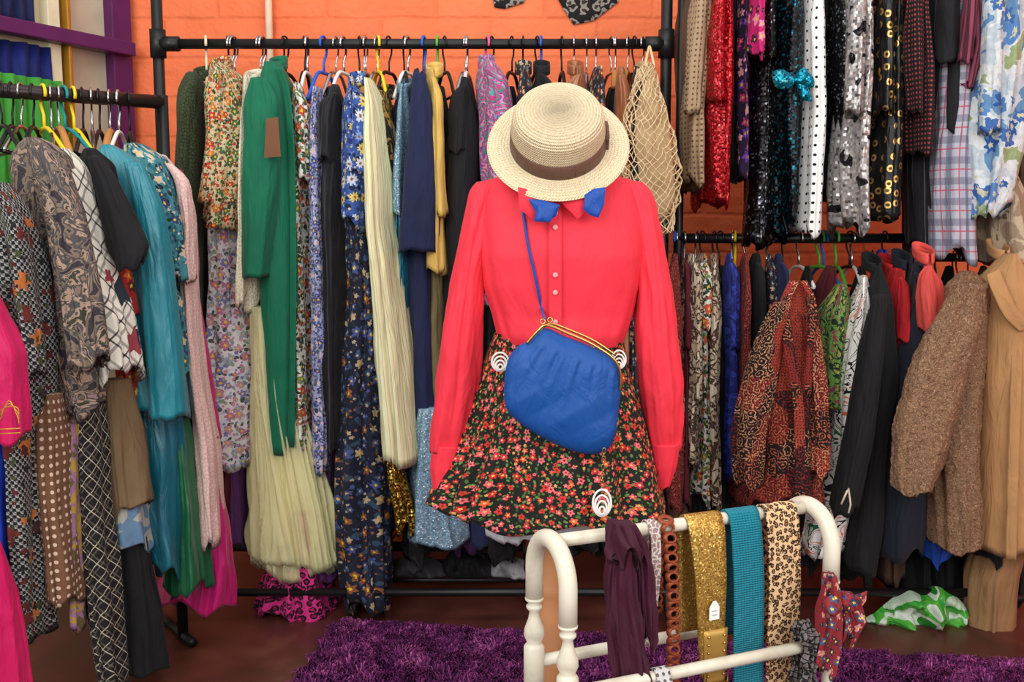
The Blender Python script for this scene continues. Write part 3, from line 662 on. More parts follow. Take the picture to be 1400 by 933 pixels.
tube('cuff_stripe',[P(1150,690,2.9),P(1158,672,2.9),P(1160,668,2.9),P(1163,690,2.9),P(1160,702,2.9)],.003,solid('cream_braid',(220,205,180),.8,cloth=False),parent=bj,label='cream braided chevron')
GL('blouse','bright red blouse on the lower rail',[(378,1226,1240),(400,1220,1252),(530,1222,1246)],solid('red_cloth',(190,30,38),.7),yf=3.12,zrail=zq)
nc=GL('coat','dark navy wool coat',[(372,1244,1262),(400,1240,1290),(520,1232,1290),(640,1212,1280),(765,1200,1268)],solid('midnight_wool',(28,30,44),.8,.2),yf=3.07,zrail=zq,amp=.005,sleeve=.7,p=2.0)
GL('blouse','coral red blouse on the lower rail',[(362,1264,1278),(385,1256,1300),(455,1262,1308)],solid('coral_cloth',(220,80,72),.7),yf=3.02,zrail=zq,hd=.07)
GL('dress','black dress beside the shearling coat',[(400,1352,1372),(440,1346,1388),(770,1340,1380)],m_bk,yf=3.08,zrail=zq)
def furmat():
    m=Mt('brown_shearling',.95,.0,cloth=False); nz=m.noise(m.uv,150,4,2.0); n2=m.noise(m.uv,14,3)
    c=m.ramp(nz.outputs[0],[(90,62,44),(156,118,88),(202,166,134)],[.3,.5,.72],False); c=m.mix(m.math('MULTIPLY',n2.outputs[0],.3),c,lin((126,90,66)))
    m.bump(nz.outputs[0],.9,.009); m.bump(n2.outputs[0],.5,.015); return m.col(c)
m_fu=furmat()
def furry(rows,yf,**kw):
    V,Fc,U=loft_g(rows,yf,nt=150,nv=130,crump=.007,**kw)
    V=[v+Vector((noise.noise(v*120),noise.noise(v*120+Vector((9,0,0))),noise.noise(v*120+Vector((0,7,0)))))*.004 for v in V]
    return V,Fc,U
V,Fc,U=furry([(372,1318,1336),(392,1300,1360),(470,1290,1362),(600,1282,1352),(755,1290,1350)],3.0,hd=.1,p=2.2,amp=.006,folds=5,hem=.006)
fc=mk('fur_coat',V,Fc,m_fu,U,label='curly brown shearling coat hanging from the lower rail',cat='coat')
V,Fc,U=furry([(388,1310,1352),(450,1282,1350),(520,1250,1330),(590,1234,1312),(640,1230,1300),(676,1232,1282)],2.9,hd=.06,p=2.2,amp=.005,folds=4,hem=.005)
mk('sleeve',V,Fc,m_fu,U,parent=fc)
hanger(P(1330,0,3.1).x,YR,zq,0,'black')
TAN=solid('tan_wool',(188,140,92),.85,.2)
tc_=GL('coat','long tan wool coat with wide collar',[(358,1376,1400),(385,1352,1430),(450,1356,1440),(600,1354,1440),(760,1350,1440)],TAN,yf=3.0,zrail=zq,hang='wood',hd=.14,amp=.006,sleeve=False,p=2.2,folds=5,wob=0,yaw=0,neck=False)
ribbon('collar',smooth_path([P(1358,372,2.99),P(1368,400,2.97),P(1384,430,2.965),P(1404,450,2.97)],6),(.9,0,.4),.045,TAN,parent=tc_,th=.005,rip=.002,ripf=1)
ribbon('front_edge',smooth_path([P(1392,440,2.99),P(1388,560,2.975),P(1384,680,2.97),P(1382,765,2.97)],6),(1,-.5,0),.03,TAN,parent=tc_,th=.004,rip=.001,ripf=1)
GL('trousers','light brown trousers under the tan coat',[(740,1342,1410),(800,1330,1400),(872,1328,1392)],solid('camel_cloth',(158,118,80),.85),yf=3.1,hang=False,hd=.12)
for x,mm,b in ((930,m_br,740),(960,m_bk,760),(985,m_bk,740),(1015,m_mr,760),(1060,m_bk,770),(1105,m_bk,780),(1140,m_mr,760),(1180,m_bk,800),(1225,m_br,800),(1262,m_bk,830),(1300,m_bk,830),(1345,m_br,800),(1390,m_bk,820)):
    GL('dress',dn[mm.name]+' garment packed deep on the lower rail',[(375,x-16,x+16),(450,x-20,x+20),(b,x-22,x+22)],mm,yf=3.27,hd=.12,zrail=zl if x<1240 else zq,sleeve=False)
loft('skirt',[(700,1262,1300),(735,1264,1306),(770,1268,1300)],3.12,solid('bright_blue',(16,66,160),.6),label='bright blue skirt hem below the coats',cat='skirt',hd=.06,shoulder=False,p=1.6)
m_pb=blotch('green_white_plastic',[(180,200,176),(50,150,50),(80,170,60),(206,216,202),(40,130,44)],9,1,.8,rough=.25)
puff('shopping_bag',[(1182,850),(1196,838),(1215,822),(1240,806),(1262,812),(1280,802),(1304,814),(1320,830),(1322,850),(1300,857),(1240,858)],3.18,.07,m_pb,label='green and white plastic shopping bag on the floor',cat='bag',wr=1.1,wf=22,rings=20)
# ----- left rack garments
def GZ(kind,label,rows,mat,yf,**kw):
    kw.setdefault('yaw',R.uniform(.1,.4)); kw.setdefault('wob',.006); kw.setdefault('p',R.choice([1.6,1.9,2.2]))
    return G(kind,label,rows,mat,yf=yf,hang=False,hd=kw.pop('hd',.1),**kw)
m_te=solid('teal_wool',(0,126,142),.4,.3,0,.7); m_tes=satin('teal_satin',(0,98,118)); m_tf=floral('teal_blue_floral',(60,130,140),[(40,60,110),(200,190,170),(30,100,120)],28,5,(30,80,80))
m_pk=lace('dusty_pink_lace',(206,168,162),(222,190,182),80); m_mgs=satin('magenta_satin',(196,20,110)); m_grs=satin('green_satin',(8,96,56))
m_hf=hounds('houndstooth_floral',(14,16,20),(170,170,166),120,[(190,80,44),(104,36,32),(196,112,50),(60,40,40)])
m_bsf=blotch('brown_sheer_floral',[(50,44,50),(120,104,90),(74,70,70),(160,134,116),(56,56,44),(140,112,120)],15,4,2.0)
m_bp=dots('brown_polka',(116,80,58),(216,190,166),44,.22); m_pf2=plaid('black_white_check',(228,222,208),(30,30,34),(20,20,24),16,True,.12,fl=[(190,120,50),(40,50,60),(150,60,70)])
m_ro=floral('red_orange_floral',(166,36,30),[(220,110,50),(90,20,30),(230,170,90)],26); m_kd=solid('khaki_brown',(122,98,70),.8); m_dm=blotch('patch_denim',[(100,130,160),(170,170,160),(80,110,150)],10)
m_og=blotch('olive_multi_print',[(100,90,50),(150,110,140),(170,140,60),(110,120,150)],14)
m_pkm=solid('hot_pink_silk',(206,18,92),.5,.3); m_ry=solid('royal_blue',(16,50,170),.6); m_bpl=plaid('dark_check',(26,24,26),(110,102,88),(190,182,160),30,True,.12)
GZ('dress','dusky beige pink lace dress',[(212,216,230),(235,218,256),(262,236,262),(380,240,262),(450,246,268),(600,262,292),(752,272,302)],m_pk,2.86,amp=.007,sleeve=.3,p=1.6)
GZ('dress','hot pink satin dress behind the lace dress',[(232,236,250),(262,232,268),(400,250,270),(600,272,300)],m_mgs,2.96,sleeve=False)
GZ('skirt','magenta satin skirt hanging below a pink dress',[(600,262,300),(720,262,318),(834,228,322)],m_mgs,2.93,amp=.014)
GZ('skirt','dark green satin skirt below teal garments',[(560,230,254),(700,234,276),(812,224,290)],m_grs,2.82,folds=6,amp=.012)
GZ('blouse','teal and navy floral blouse',[(196,168,190),(215,162,222),(300,200,252),(372,215,256)],m_tf,2.79,neck=False,sleeve=False)
GZ('dress','dark teal printed dress',[(380,222,246),(560,228,256),(700,236,262)],m_tf,2.85)
tj=GZ('jacket','teal long sleeved satin jacket',[(198,136,152),(215,122,186),(300,150,212),(400,160,222),(500,166,236),(572,166,246)],m_te,2.72,neck=False,sleeve=False,amp=.003,yaw=.1,p=2.6,folds=5,crump=.002)
loft('sleeve',[(222,168,192),(280,178,216),(400,188,232),(500,196,242),(574,200,248)],2.66,m_te,parent=tj,hd=.05,p=2.6,amp=.003,hem=.004,folds=4,crump=.003)
GZ('skirt','glossy teal satin skirt',[(555,166,244),(640,180,248),(700,190,250),(786,206,250)],m_tes,2.76,amp=.013)
GZ('trousers','black wide leg trousers on the rack',[(740,142,200),(850,150,218),(926,160,226)],m_bk,2.66)
GZ('skirt','khaki skirt with pressed pleats',[(520,130,176),(640,128,190),(700,132,196)],m_kd,2.62,amp=.012)
GZ('skirt','pale denim and cream patterned skirt',[(640,140,180),(700,136,194),(754,138,200)],m_dm,2.645)
GZ('dress','red and orange floral dress',[(300,148,168),(370,146,174),(482,156,188),(560,160,186)],m_ro,2.66)
ts=GZ('t_shirt','black short sleeved t-shirt on a hanger',[(203,112,126),(222,104,148),(300,112,160),(366,118,166)],m_bk,2.6,hd=.07,neck=False)
loft('sleeve',[(214,118,136),(240,122,154),(300,134,180),(345,142,197),(364,150,188)],2.54,m_bk,parent=ts,hd=.045,p=2.0,amp=.004,folds=4)
GZ('blouse','cream blouse with black check lines and flowers',[(203,64,90),(225,58,112),(330,84,136),(430,108,168),(516,120,178)],m_pf2,2.52,neck=False,sleeve=False,amp=.009,yaw=.1)
GZ('dress','dark checked long dress on the rack',[(540,92,134),(700,100,140),(800,110,150),(952,132,160)],m_bpl,2.53,neck=False,sleeve=False)
GZ('skirt','olive and lilac printed skirt',[(550,66,112),(740,76,116),(862,94,114)],m_og,2.5)
bsf=GZ('blouse','sheer brown floral blouse',[(188,30,52),(206,6,88),(300,4,96),(400,18,108),(500,50,118),(566,80,126)],m_bsf,2.47,amp=.010,neck=False,sleeve=False,yaw=.1)
loft('sleeve',[(198,34,60),(230,40,90),(320,58,112),(420,76,130),(500,88,136)],2.41,m_bsf,parent=bsf,hd=.05,amp=.006,p=1.9)
GZ('trousers','brown trousers with cream polka dots',[(540,22,80),(700,36,88),(832,56,94)],m_bp,2.43)
GZ('dress','black and white houndstooth dress with orange flowers',[(250,-25,8),(278,-30,30),(420,-30,48),(480,-20,62),(560,-15,58),(600,-10,36),(884,14,50)],m_hf,2.36,neck=False,sleeve=.4,amp=.009,yaw=.1)
GZ('skirt','bright royal blue skirt',[(590,-40,8),(860,-30,16)],m_ry,2.34,hd=.06)
pkt=GZ('tunic','hot pink silk tunic with gold embroidered hem',[(370,-60,-6),(480,-60,18),(600,-60,24)],m_pkm,2.25,hd=.06,amp=.004,wob=0,yaw=0)
m_go=solid('gold_embroidery',(214,160,60),.35,0,.6,cloth=False)
for k in range(3):
    tube('embroidery',smooth_path([P(0,576-7*k,2.2),P(12,552+4*k-4,2.2),P(24,570-6*k,2.2),P(26,580-k*6,2.2)],5),.0012,m_go,parent=pkt,label='gold embroidered border')
for yy in (588,594): tube('embroidery',[P(-10,yy,2.2),P(28,yy-2,2.2)],.0014,m_go,parent=pkt,label='gold embroidered border')
GZ('skirt','hot pink silk skirt',[(740,-60,-6),(850,-60,12),(960,-60,28)],m_pkm,2.28,hd=.06,wob=0,yaw=0)
for k,(px,cn) in enumerate(((6,'teal'),(20,'black'),(34,'black'),(46,'chrome'),(62,'black'),(76,'yellow'),(86,'chrome'),(96,'wood'),(104,'teal'),(116,'yellow'),(128,'black'),(140,'chrome'),(150,'black'),(164,'wood'),(176,'white'),(190,'black'))):
    a=(px-700)/F/math.cos(PITCH); s=(a*A.y-A.x)/(dL.x-a*dL.y); q=A+dL*s
    hanger(q.x,q.y,q.z,.5,cn,hw=.17,drop=.17)
m_bb=leopard('black_bandana',(24,22,24),(60,50,50),(150,140,130),26)
puff('bandana',[(758,-10),(840,-12),(846,2),(812,28),(784,34),(770,12)],3.942,.008,m_bb,label='black patterned bandana hung high on orange wall',cat='bandana',n=3,straight=True)
puff('bandana',[(672,-14),(724,-14),(716,4),(690,12),(676,10)],3.942,.008,m_bb,label='small black patterned bandana on orange wall',cat='bandana',n=3,straight=True)
# ---------- mannequin ----------
Y=2.3
WD=solid('turned_wood',(196,136,92),.45,0,cloth=False)
mx=P(757,400,Y).x
man=empty('dress_form',(mx,Y,0),'dress form on a turned wooden stand wearing an outfit','mannequin')
px_=P(753,850,Y).x
prof=[(.001,.02),(.03,.02),(.026,.06),(.03,.12),(.026,.16),(.032,.22),(.040,.27),(.043,.33),(.036,.39),(.030,.41),(.036,.43),(.036,.45),(.028,.47),(.034,.52),(.03,.56),(.026,.66),(.001,.66)]
V,Fc,U=lathe_g(prof,20,Matrix.Translation((px_,Y,0))); mk('stand_pole',V,Fc,WD,U,parent=man)
for k in range(3):
    a=k*2.094+.5; tube('stand_leg',smooth_path([(px_,Y,.1),(mx+.12*math.cos(a),Y+.12*math.sin(a),.07),(mx+.24*math.cos(a),Y+.24*math.sin(a),.015)],5),.014,WD,parent=man)
LN=solid('linen_form',(222,208,186),.8)
zt=P(757,250,Y).z; zw=P(757,470,Y).z
V,Fc,U=lathe_g([(.001,zw-.2),(.11,zw-.19),(.115,zw-.1),(.075,zw),(.09,zw+.1),(.1,zw+.2),(.08,zt-.05),(.045,zt),(.042,zt+.05),(.042,zt+.10),(.001,zt+.11)],32,Matrix.Translation((mx,Y,0))@Matrix.Scale(.8,4,(0,1,0)))
mk('torso',V,Fc,LN,U,parent=man)
def shirtmat():
    m=Mt('coral_pink_cotton',.65,.15,cloth=False); w=m.noise(m.mul(m.uv,(14,6,1)),1,4,1.4); m.bump(w.outputs[0],.5,.012)
    f=m.noise(m.uv,500,1); m.bump(f.outputs[0],.12,.001); return m.col((234,50,68))
m_sh=shirtmat()
V,Fc,U=loft_g([(236,722,806,.05),(240,692,838,.058),(246,660,868,.066),(262,652,878,.082),(280,650,880,.095),(320,650,882,.115),(350,652,880,.122),(390,658,872,.112),(430,672,862,.1),(458,680,852,.105),(474,686,846,.09)],Y,front=0,amp=.0035,folds=9,nt=140,nv=80,p=2.3,crump=.003,shoulder=False,hem=0,seed=3.3,topamp=.1,sharp=.3)
shirt=mk('shirt',V,Fc,m_sh,U,label='coral pink long sleeved button shirt on the dress form',cat='shirt')
bv=BVHTree.FromPolygons([Vector(v) for v in V],Fc)
def hit(px,py,bvh=None,off=.003):
    d=(P(px,py,1)-Vector((0,0,CZ))).normalized(); h=(bvh or bv).ray_cast(Vector((0,0,CZ)),d)
    return (h[0]-d*off) if h[0] else P(px,py,Y-.1)
sk_=dict(front=0,nt=100,nv=80,crump=.005,amp=.0055,shoulder=False,folds=6,hem=0,p=2.0,topamp=.12,sharp=.6)
loft('sleeve',[(249,652,690,.03),(258,643,686,.044),(280,638,680,.052),(310,632,674,.055),(380,618,662,.058),(440,607,660,.06),(520,597,655,.057),(580,591,645,.052),(620,590,632,.036)],Y-.005,m_sh,parent=shirt,seed=12.5,**sk_)
loft('sleeve',[(249,840,878,.03),(258,844,888,.044),(280,850,896,.052),(310,858,902,.055),(380,868,914,.058),(440,867,924,.06),(520,872,931,.057),(580,880,931,.052),(616,888,928,.036)],Y-.005,m_sh,parent=shirt,seed=31.5,**sk_)
loft('cuff',[(608,591,632,.034),(640,588,624,.03),(688,594,612,.022)],Y-.015,m_sh,parent=shirt,front=0,amp=.0015,shoulder=False,p=2.4,crump=.002,hem=.003)
loft('cuff',[(606,888,929,.034),(636,892,925,.03),(664,898,916,.022)],Y-.015,m_sh,parent=shirt,front=0,amp=.0015,shoulder=False,p=2.4,crump=.002,hem=.003)
pk=[hit(759,y,off=.004) for y in range(282,470,8)]
pk=[ (Vector((P(759,282+8*i,p.y).x,sum(q.y for q in pk[max(0,i-2):i+3])/len(pk[max(0,i-2):i+3])-.003,p.z))) for i,p in enumerate(pk)]
ribbon('placket',pk,(1,0,0),.03,m_sh,parent=shirt,th=.005,nw=4)
m_btn=solid('pale_pink_button',(235,150,150),.25,0,cloth=False,var=0)
for by in (291,311,376,400,440):
    c=min(pk,key=lambda q:abs(q.z-hit(760,by).z))+Vector((0,-.004,0)); c.z=hit(760,by).z; V,Fc,U=lathe_g([(.0003,.003),(.004,.003),(.006,.0015),(.006,0),(.0003,0)],16,Matrix.Translation(c)@Matrix.Rotation(math.radians(90),4,'X')); mk('button',V,Fc,m_btn,U,parent=shirt,label='small translucent pink button')
def flap(name,pts,off,mat,parent,th=.004,**kw):
    return puff(name,pts,off,th,mat,parent=parent,n=4,rings=5,wr=.1,straight=True,**kw)
flap('collar',[(708,256),(742,262),(756,274),(728,300),(710,286)],2.165,m_sh,shirt,.005)
flap('collar',[(762,272),(776,262),(808,256),(808,282),(790,300)],2.165,m_sh,shirt,.005)
m_bl=solid('blue_silk',(20,76,166),.45,.3)
bow=puff('neck_bow',[(722,272),(742,274),(766,280),(760,296),(744,304),(730,302),(732,290)],2.15,.006,m_bl,label='royal blue ribbon bow tied under the shirt collar',cat='bow',wr=.9,wf=25,straight=True,n=5)
puff('ribbon_end',[(800,266),(812,258),(828,256),(826,280),(818,298),(806,294),(797,286)],2.15,.006,m_bl,parent=bow,wr=.9,wf=25,straight=True,n=5)
puff('ribbon_end',[(736,280),(764,280),(752,304),(732,303)],2.143,.004,m_bl,parent=bow,wr=.9,wf=25,straight=True,n=5)
def ditsy():
    m=Mt('black_ditsy_floral',.75,.1); v=m.warp(.3,60); base=lin((20,23,17))
    pm,cm,r=flowers(m,v,92,.36,2,3.3); base=m.mix(m.math('MULTIPLY',pm,m.math('GREATER_THAN',r,.25)),base,m.ramp(r,[(44,76,36),(72,106,46),(96,132,64)]))
    pm,cm,r=flowers(m,v,74,.28,5,8.1); base=m.mix(m.math('MULTIPLY',pm,m.math('GREATER_THAN',r,.45)),base,m.ramp(r,[(190,50,44),(214,110,60),(224,90,80),(216,70,70),(222,160,90)]))
    pm,cm,r=flowers(m,v,48,.385,5,1.1); c=m.mix(pm,base,m.ramp(r,[(196,40,42),(224,92,104),(206,56,42),(228,112,116),(224,92,50),(200,48,64)])); c=m.mix(cm,c,m.ramp(r,[(236,180,90),(120,20,30),(240,190,130)]))
    return m.col(c)
m_sk=ditsy()
V,Fc,U=loft_g([(456,676,850,.088),(480,668,856,.098),(520,656,868,.115),(560,642,882,.135),(610,625,895,.155),(660,608,906,.172),(696,598,914,.186)],Y,front=0,amp=.019,folds=7,nt=220,nv=60,p=2.0,crump=.002,shoulder=False,topamp=.04,hem=.008,seed=5.2,sharp=.5)
skirt=mk('skirt',V,Fc,m_sk,U,label='flared black skirt with tiny red pink and orange flowers',cat='skirt')
bs=BVHTree.FromPolygons([Vector(v) for v in V],Fc)
loft('waistband',[(455,676,850,.092),(474,673,853,.098)],Y,m_sk,parent=skirt,front=0,amp=.0,folds=3,nt=80,nv=6,p=2.0,crump=0,shoulder=False,hem=0)
V,Fc,U=loft_g([(600,670,850,.12),(700,660,850,.13),(722,662,862,.13)],Y,front=0,amp=.01,folds=17,nt=160,nv=20,p=2.1,shoulder=False,hem=.006)
mk('petticoat',V,Fc,solid('white_petticoat',(225,225,232),.8),U,label='white gathered petticoat under the floral skirt',cat='petticoat')
m_wh=solid('white_enamel',(240,238,232),.25,0,cloth=False,var=0)
belt=empty('chain_belt',P(764,500,2.18),'white ring medallion chain belt around the skirt waist','belt')
def medal(c,rx,rz,par,mat=m_wh):
    ps=[]
    for k,s in enumerate((1,.76,.52,.28)):
        pts=[(c.x+rx*s*math.cos(a),c.y-.001*k,c.z+rz*s*math.sin(a)+rz*(1-s)*-.75) for a in [2*math.pi*i/36 for i in range(36)]]
        ps.append(tube_g(pts,rx*.09+(.0006),8,True))
    V,Fc,U=join(ps); return mk('medallion',V,Fc,mat,U,parent=par)
c1=hit(684,495,bs,.008); medal(c1,.019,.021,belt); c2=hit(846,492,bs,.008); medal(c2,.016,.021,belt)
def chain(a,b,par,mat,sag=.0,n=12,r=.0035):
    ps=[]
    for i in range(n):
        t=(i+.5)/n; c=a.lerp(b,t); c.z-=sag*4*t*(1-t); d=(b-a).normalized(); o=Vector((0,-1,0)) if i%2 else d.cross(Vector((0,-1,0))).normalized()
        L=(b-a).length/n*.75
        ps.append(tube_g([c+d*L*math.cos(q)+o*r*math.sin(q) for q in [2*math.pi*k/12 for k in range(12)]],.0009,5,True))
    V,Fc,U=join(ps); return mk('chain',V,Fc,mat,U,parent=par)
m_gd=solid('polished_gold',(212,170,96),.25,0,1,cloth=False,var=0)
chain(c1+Vector((.019,0,0)),hit(715,500,bs,.008),belt,m_gd,n=6)
c3=P(823,688,2.08); medal(c3,.0195,.029,belt); chain(P(826,614,2.08),P(823,664,2.08),belt,m_gd,n=9)
# bag
m_bag=Mt('cobalt_leather',.55,0,0,.35,cloth=False); nz=m_bag.noise(m_bag.uv,260,2); m_bag.bump(nz.outputs[0],.15,.001); n2=m_bag.noise(m_bag.mul(m_bag.uv,(22,12,1)),1,3,1.6); m_bag.bump(n2.outputs[0],.5,.010); m_bg_=m_bag.col((14,74,148))
V,Fc,U=puff_g([(724,464),(745,449),(775,461),(806,473),(840,492),(849,520),(846,560),(840,598),(828,617),(800,621),(762,609),(722,587),(694,562),(689,530),(694,494),(706,476)],2.10,.032,rings=34,n=12,wr=.2,wf=7,seed=4,dome=3.6)
ta=P(722,464,2.1);tb_=P(846,506,2.1);td=(tb_-ta).normalized();tn=Vector((td.z,0,-td.x)); tn=tn if tn.z<0 else -tn
V2=[]
for v in V:
    q=v-ta; s_=q.dot(td); dd=q.dot(tn); e=math.exp(-max(dd,0)/.045)*min(1,max(dd,0)/.012); sg=-1 if v.y<2.1 else 1
    fan=s_+ (s_-.1)*-.25*dd/.1
    v=v+Vector((0,sg*.0032*e*(math.cos(fan*230)+.6*math.cos(fan*390+1)),0))
    e2=math.exp(-((dd-.12)/.05)**2); v=v+Vector((0,sg*.003*e2*tri(s_*60+dd*50),0)); V2.append(v)
bag=mk('handbag',V2,Fc,m_bg_,U,label='cobalt blue leather clutch handbag with gold frame',cat='handbag')
tube('clasp_frame',smooth_path([P(720,470,2.085),P(736,452,2.08),P(748,445,2.08),P(776,456,2.078),P(808,470,2.078),P(838,490,2.08),P(848,510,2.085),P(848,534,2.09)],6),.003,m_gd,parent=bag,label='gold metal frame')
tube('clasp_frame',smooth_path([P(736,455,2.1),P(752,443,2.1),P(780,452,2.1),P(812,466,2.1),P(842,486,2.1)],6),.0026,m_gd,parent=bag,label='gold metal frame')
for px,py in ((742,440),(752,438)):
    V,Fc,U=tube_g([P(px,py,2.075)+Vector((.005*math.cos(a),0,.005*math.sin(a))) for a in [i*.5236 for i in range(12)]],.0018,6,True); mk('clasp_ring',V,Fc,m_gd,U,parent=bag,label='gold ring')
st=[hit(x,y,bv,.006) for x,y in ((714,284),(718,310),(723,340),(730,370),(736,400),(741,425))]+[P(745,438,2.08)]
tube('strap',smooth_path(st,5),.0032,m_bl,parent=bag,label='thin blue shoulder strap')
# hat
def strawmat():
    m=Mt('natural_straw',.65,.1,0,.35,cloth=False); o=m.sep(m.uv)
    rg=m.math('FRACT',m.math('MULTIPLY',o[1],145)); tr=m.math('ABSOLUTE',m.math('SUBTRACT',rg,.5))
    st=m.math('SINE',m.math('ADD',m.math('MULTIPLY',o[0],6.283*140),m.math('MULTIPLY',rg,5)))
    nz=m.noise(m.ob,170,3)
    h=m.math('ADD',m.math('MULTIPLY',tr,-1.4),m.math('MULTIPLY',st,.5)); m.bump(h,.9,.003)
    c=m.ramp(m.math('MULTIPLY_ADD',tr,.45,m.math('MULTIPLY',m.math('ADD',nz.outputs[0],m.math('MULTIPLY',st,.16)),.55)),[(255,242,210),(248,224,180),(214,174,122)],[.15,.44,.7],False)
    return m.col(c)
hc_=P(763,197,Y-.06); RB=.157
tilt=math.radians(52)
HMx=Matrix.Translation(hc_)@Matrix.Rotation(math.radians(-3),4,'Y')@Matrix.Rotation(tilt,4,'X')
hat=empty('straw_hat',hc_,'natural straw boater hat with a brown ribbon band','hat')
def wavy(profl,amp=.001,per=.0069):
    out=[];L=0
    for i in range(len(profl)-1):
        a=Vector(profl[i]);b=Vector(profl[i+1]); d=b-a; n=max(2,int(d.length/.0016)); nr=Vector((d.y,-d.x)).normalized()
        for k in range(n):
            p=a+d*k/n; q=p-nr*amp*abs(math.sin(math.pi*(L+d.length*k/n)/per)); out.append((max(q.x,.0004),q.y))
        L+=d.length
    out.append(profl[-1]); return out
m_straw=strawmat()
crown=[(.0005,.108),(.04,.107),(.072,.104),(.090,.096),(.098,.082),(.102,.045),(.104,.0)]
V,Fc,U=lathe_g(wavy(crown),96,HMx); mk('crown',V,Fc,m_straw,U,parent=hat)
brim=[(.100,.003),(.115,.001),(.135,.0),(.15,-.002),(RB,-.005),(RB,-.008),(.15,-.007),(.12,-.004),(.100,-.002)]
V,Fc,U=lathe_g(wavy(brim,.0008),96,HMx); mk('brim',V,Fc,m_straw,U,parent=hat)
m_rb=solid('brown_ribbon',(108,76,60),.6,.2)
V,Fc,U=lathe_g([(.1025,.002),(.1075,.003),(.106,.022),(.1045,.040),(.1005,.041)],64,HMx); mk('ribbon_band',V,Fc,m_rb,U,parent=hat,label='brown grosgrain ribbon')
V,Fc,U=ribbon_g([HMx@Vector((.108*math.cos(a),.108*math.sin(a),.02)) for a in (-.25,-.1,.05,.2)],(HMx.to_3x3()@Vector((0,0,1))),.044,th=.006,rip=.002); mk('ribbon_bow',V,Fc,m_rb,U,parent=hat)
# ---------- towel stand ----------
C1=Vector((P(753,740,1.55).x,1.55,0)); C2=Vector((P(1106,690,1.75).x,1.75,0)); u=(C2-C1).normalized(); v=Vector((u.y,-u.x,0)); ZT=P(752,741,1.55).z
m_ivory=Mt('ivory_paint',.4,0,0,.5,cloth=False); nzi=m_ivory.noise(m_ivory.ob,18,4); m_iv=m_ivory.col(m_ivory.ramp(nzi.outputs[0],[(184,172,148),(212,204,184),(224,218,200)],[.25,.45,.8],False))
qs=empty('towel_stand',(C1.x,C1.y,0),'ivory painted wooden towel stand with arched turned ends','towel stand')
ra=.064; za=ZT-ra+.004
for C in (C1,C2):
    pts=[C+v*ra*math.cos(a)+Vector((0,0,za+ra*math.sin(a))) for a in [math.pi*i/20 for i in range(21)]]
    pts=[C+v*ra+Vector((0,0,za-.06))]+pts+[C-v*ra+Vector((0,0,za-.06))]
    V,Fc,U=tube_g(pts,.0148,16); mk('arch',V,Fc,m_iv,U,parent=qs)
    for sg in (1,-1):
        b=C+v*ra*sg; zz=za-.055
        pf=[(.001,zz),(.0155,zz),(.0155,zz-.004),(.009,zz-.010),(.0135,zz-.014),(.0135,zz-.018),(.008,zz-.024),(.010,zz-.036),(.0165,zz-.054),(.0175,zz-.066),(.012,zz-.078),(.015,zz-.082),(.0175,zz-.086),(.0175,zz-.146),(.012,zz-.153),(.009,zz-.175),(.011,zz-.24),(.0165,zz-.32),(.0175,zz-.36),(.010,zz-.41),(.015,zz-.43),(.0175,zz-.45),(.0175,.06),(.012,.05),(.016,.03),(.012,.0),(.001,0)]
        V,Fc,U=lathe_g(pf,20,Matrix.Translation((b.x,b.y,0))); mk('leg',V,Fc,m_iv,U,parent=qs)
    tube('cross_bar',[C+v*ra+Vector((0,0,.12)),C-v*ra+Vector((0,0,.12))],.012,m_iv,parent=qs)
ZLr=za-.04-.128
tube('rail',[C1+Vector((0,0,ZT)),C2+Vector((0,0,ZT))],.0115,m_iv,parent=qs)
for sg in (1,-1): tube('rail',[C1+v*ra*sg+Vector((0,0,ZLr)),C2+v*ra*sg+Vector((0,0,ZLr))],.0105,m_iv,parent=qs)
tube('rail',[C1+Vector((0,0,.14)),C2+Vector((0,0,.14))],.012,m_iv,parent=qs)
def railS(px,off=0):
    c=C1+v*off; z=(ZT-CZ); lo,hi=-.1,.8
    for _ in range(40):
        mid=(lo+hi)/2; q=c+u*mid; dep=q.y*math.cos(PITCH)-(z)*math.sin(PITCH); X=700+F*q.x/dep
        if X<px: lo=mid
        else: hi=mid
    return lo
def over(px,flen,blen,drift=0,r=.014,z=None,off=0,n=16):
    s=railS(px,off); c=C1+v*off+u*s; zt=ZT if z is None else z; pts=[]
    for i in range(n): t=1-i/n; pts.append(c-v*(r+.002)+Vector((0,0,zt-blen*t)))
    for i in range(9): a=math.pi-math.pi*i/8; pts.append(c+v*r*math.cos(a)+Vector((0,0,zt+r*math.sin(a))))
    for i in range(1,2*n+1): t=i/(2*n); pts.append(c+v*(r+.004+.006*math.sin(t*5))+u*drift*t**1.2+Vector((0,0,zt-flen*t)))
    return pts
m_gbelt=sequin('gold_glitter_belt',(176,136,60),(240,214,130),300,.6,.4,k=.5)
def tealbelt():
    m=Mt('teal_ribbed_belt',.45,.1,cloth=False); o=m.sep(m.uv); h=m.math('SINE',m.math('MULTIPLY',o[1],1500)); h2=m.math('SINE',m.math('MULTIPLY',o[0],1100)); m.bump(m.math('ADD',h,m.math('MULTIPLY',h2,.5)),.7,.0015)
    nz=m.noise(m.uv,300,2); return m.col(m.mix(nz.outputs[0],lin((0,92,112)),lin((20,146,166))))
m_tbelt=tealbelt()
m_leo=leopard('leopard_chiffon',(214,178,134),(140,88,50),(26,17,14),105,flat=True); m_wine=solid('plum_scarf',(66,14,38),.65,.1); m_cop2=solid('copper_leather',(150,72,44),.4,0,.3,cloth=False)
pth=over(958,.275,.2,.024); w=[.070]*25+[.070-.024*(i/31) for i in range(32)]
gb=ribbon('belt',pth,u,w[:len(pth)],m_gbelt,label='gold glitter belt with buckle and white tag',cat='belt',th=.004)
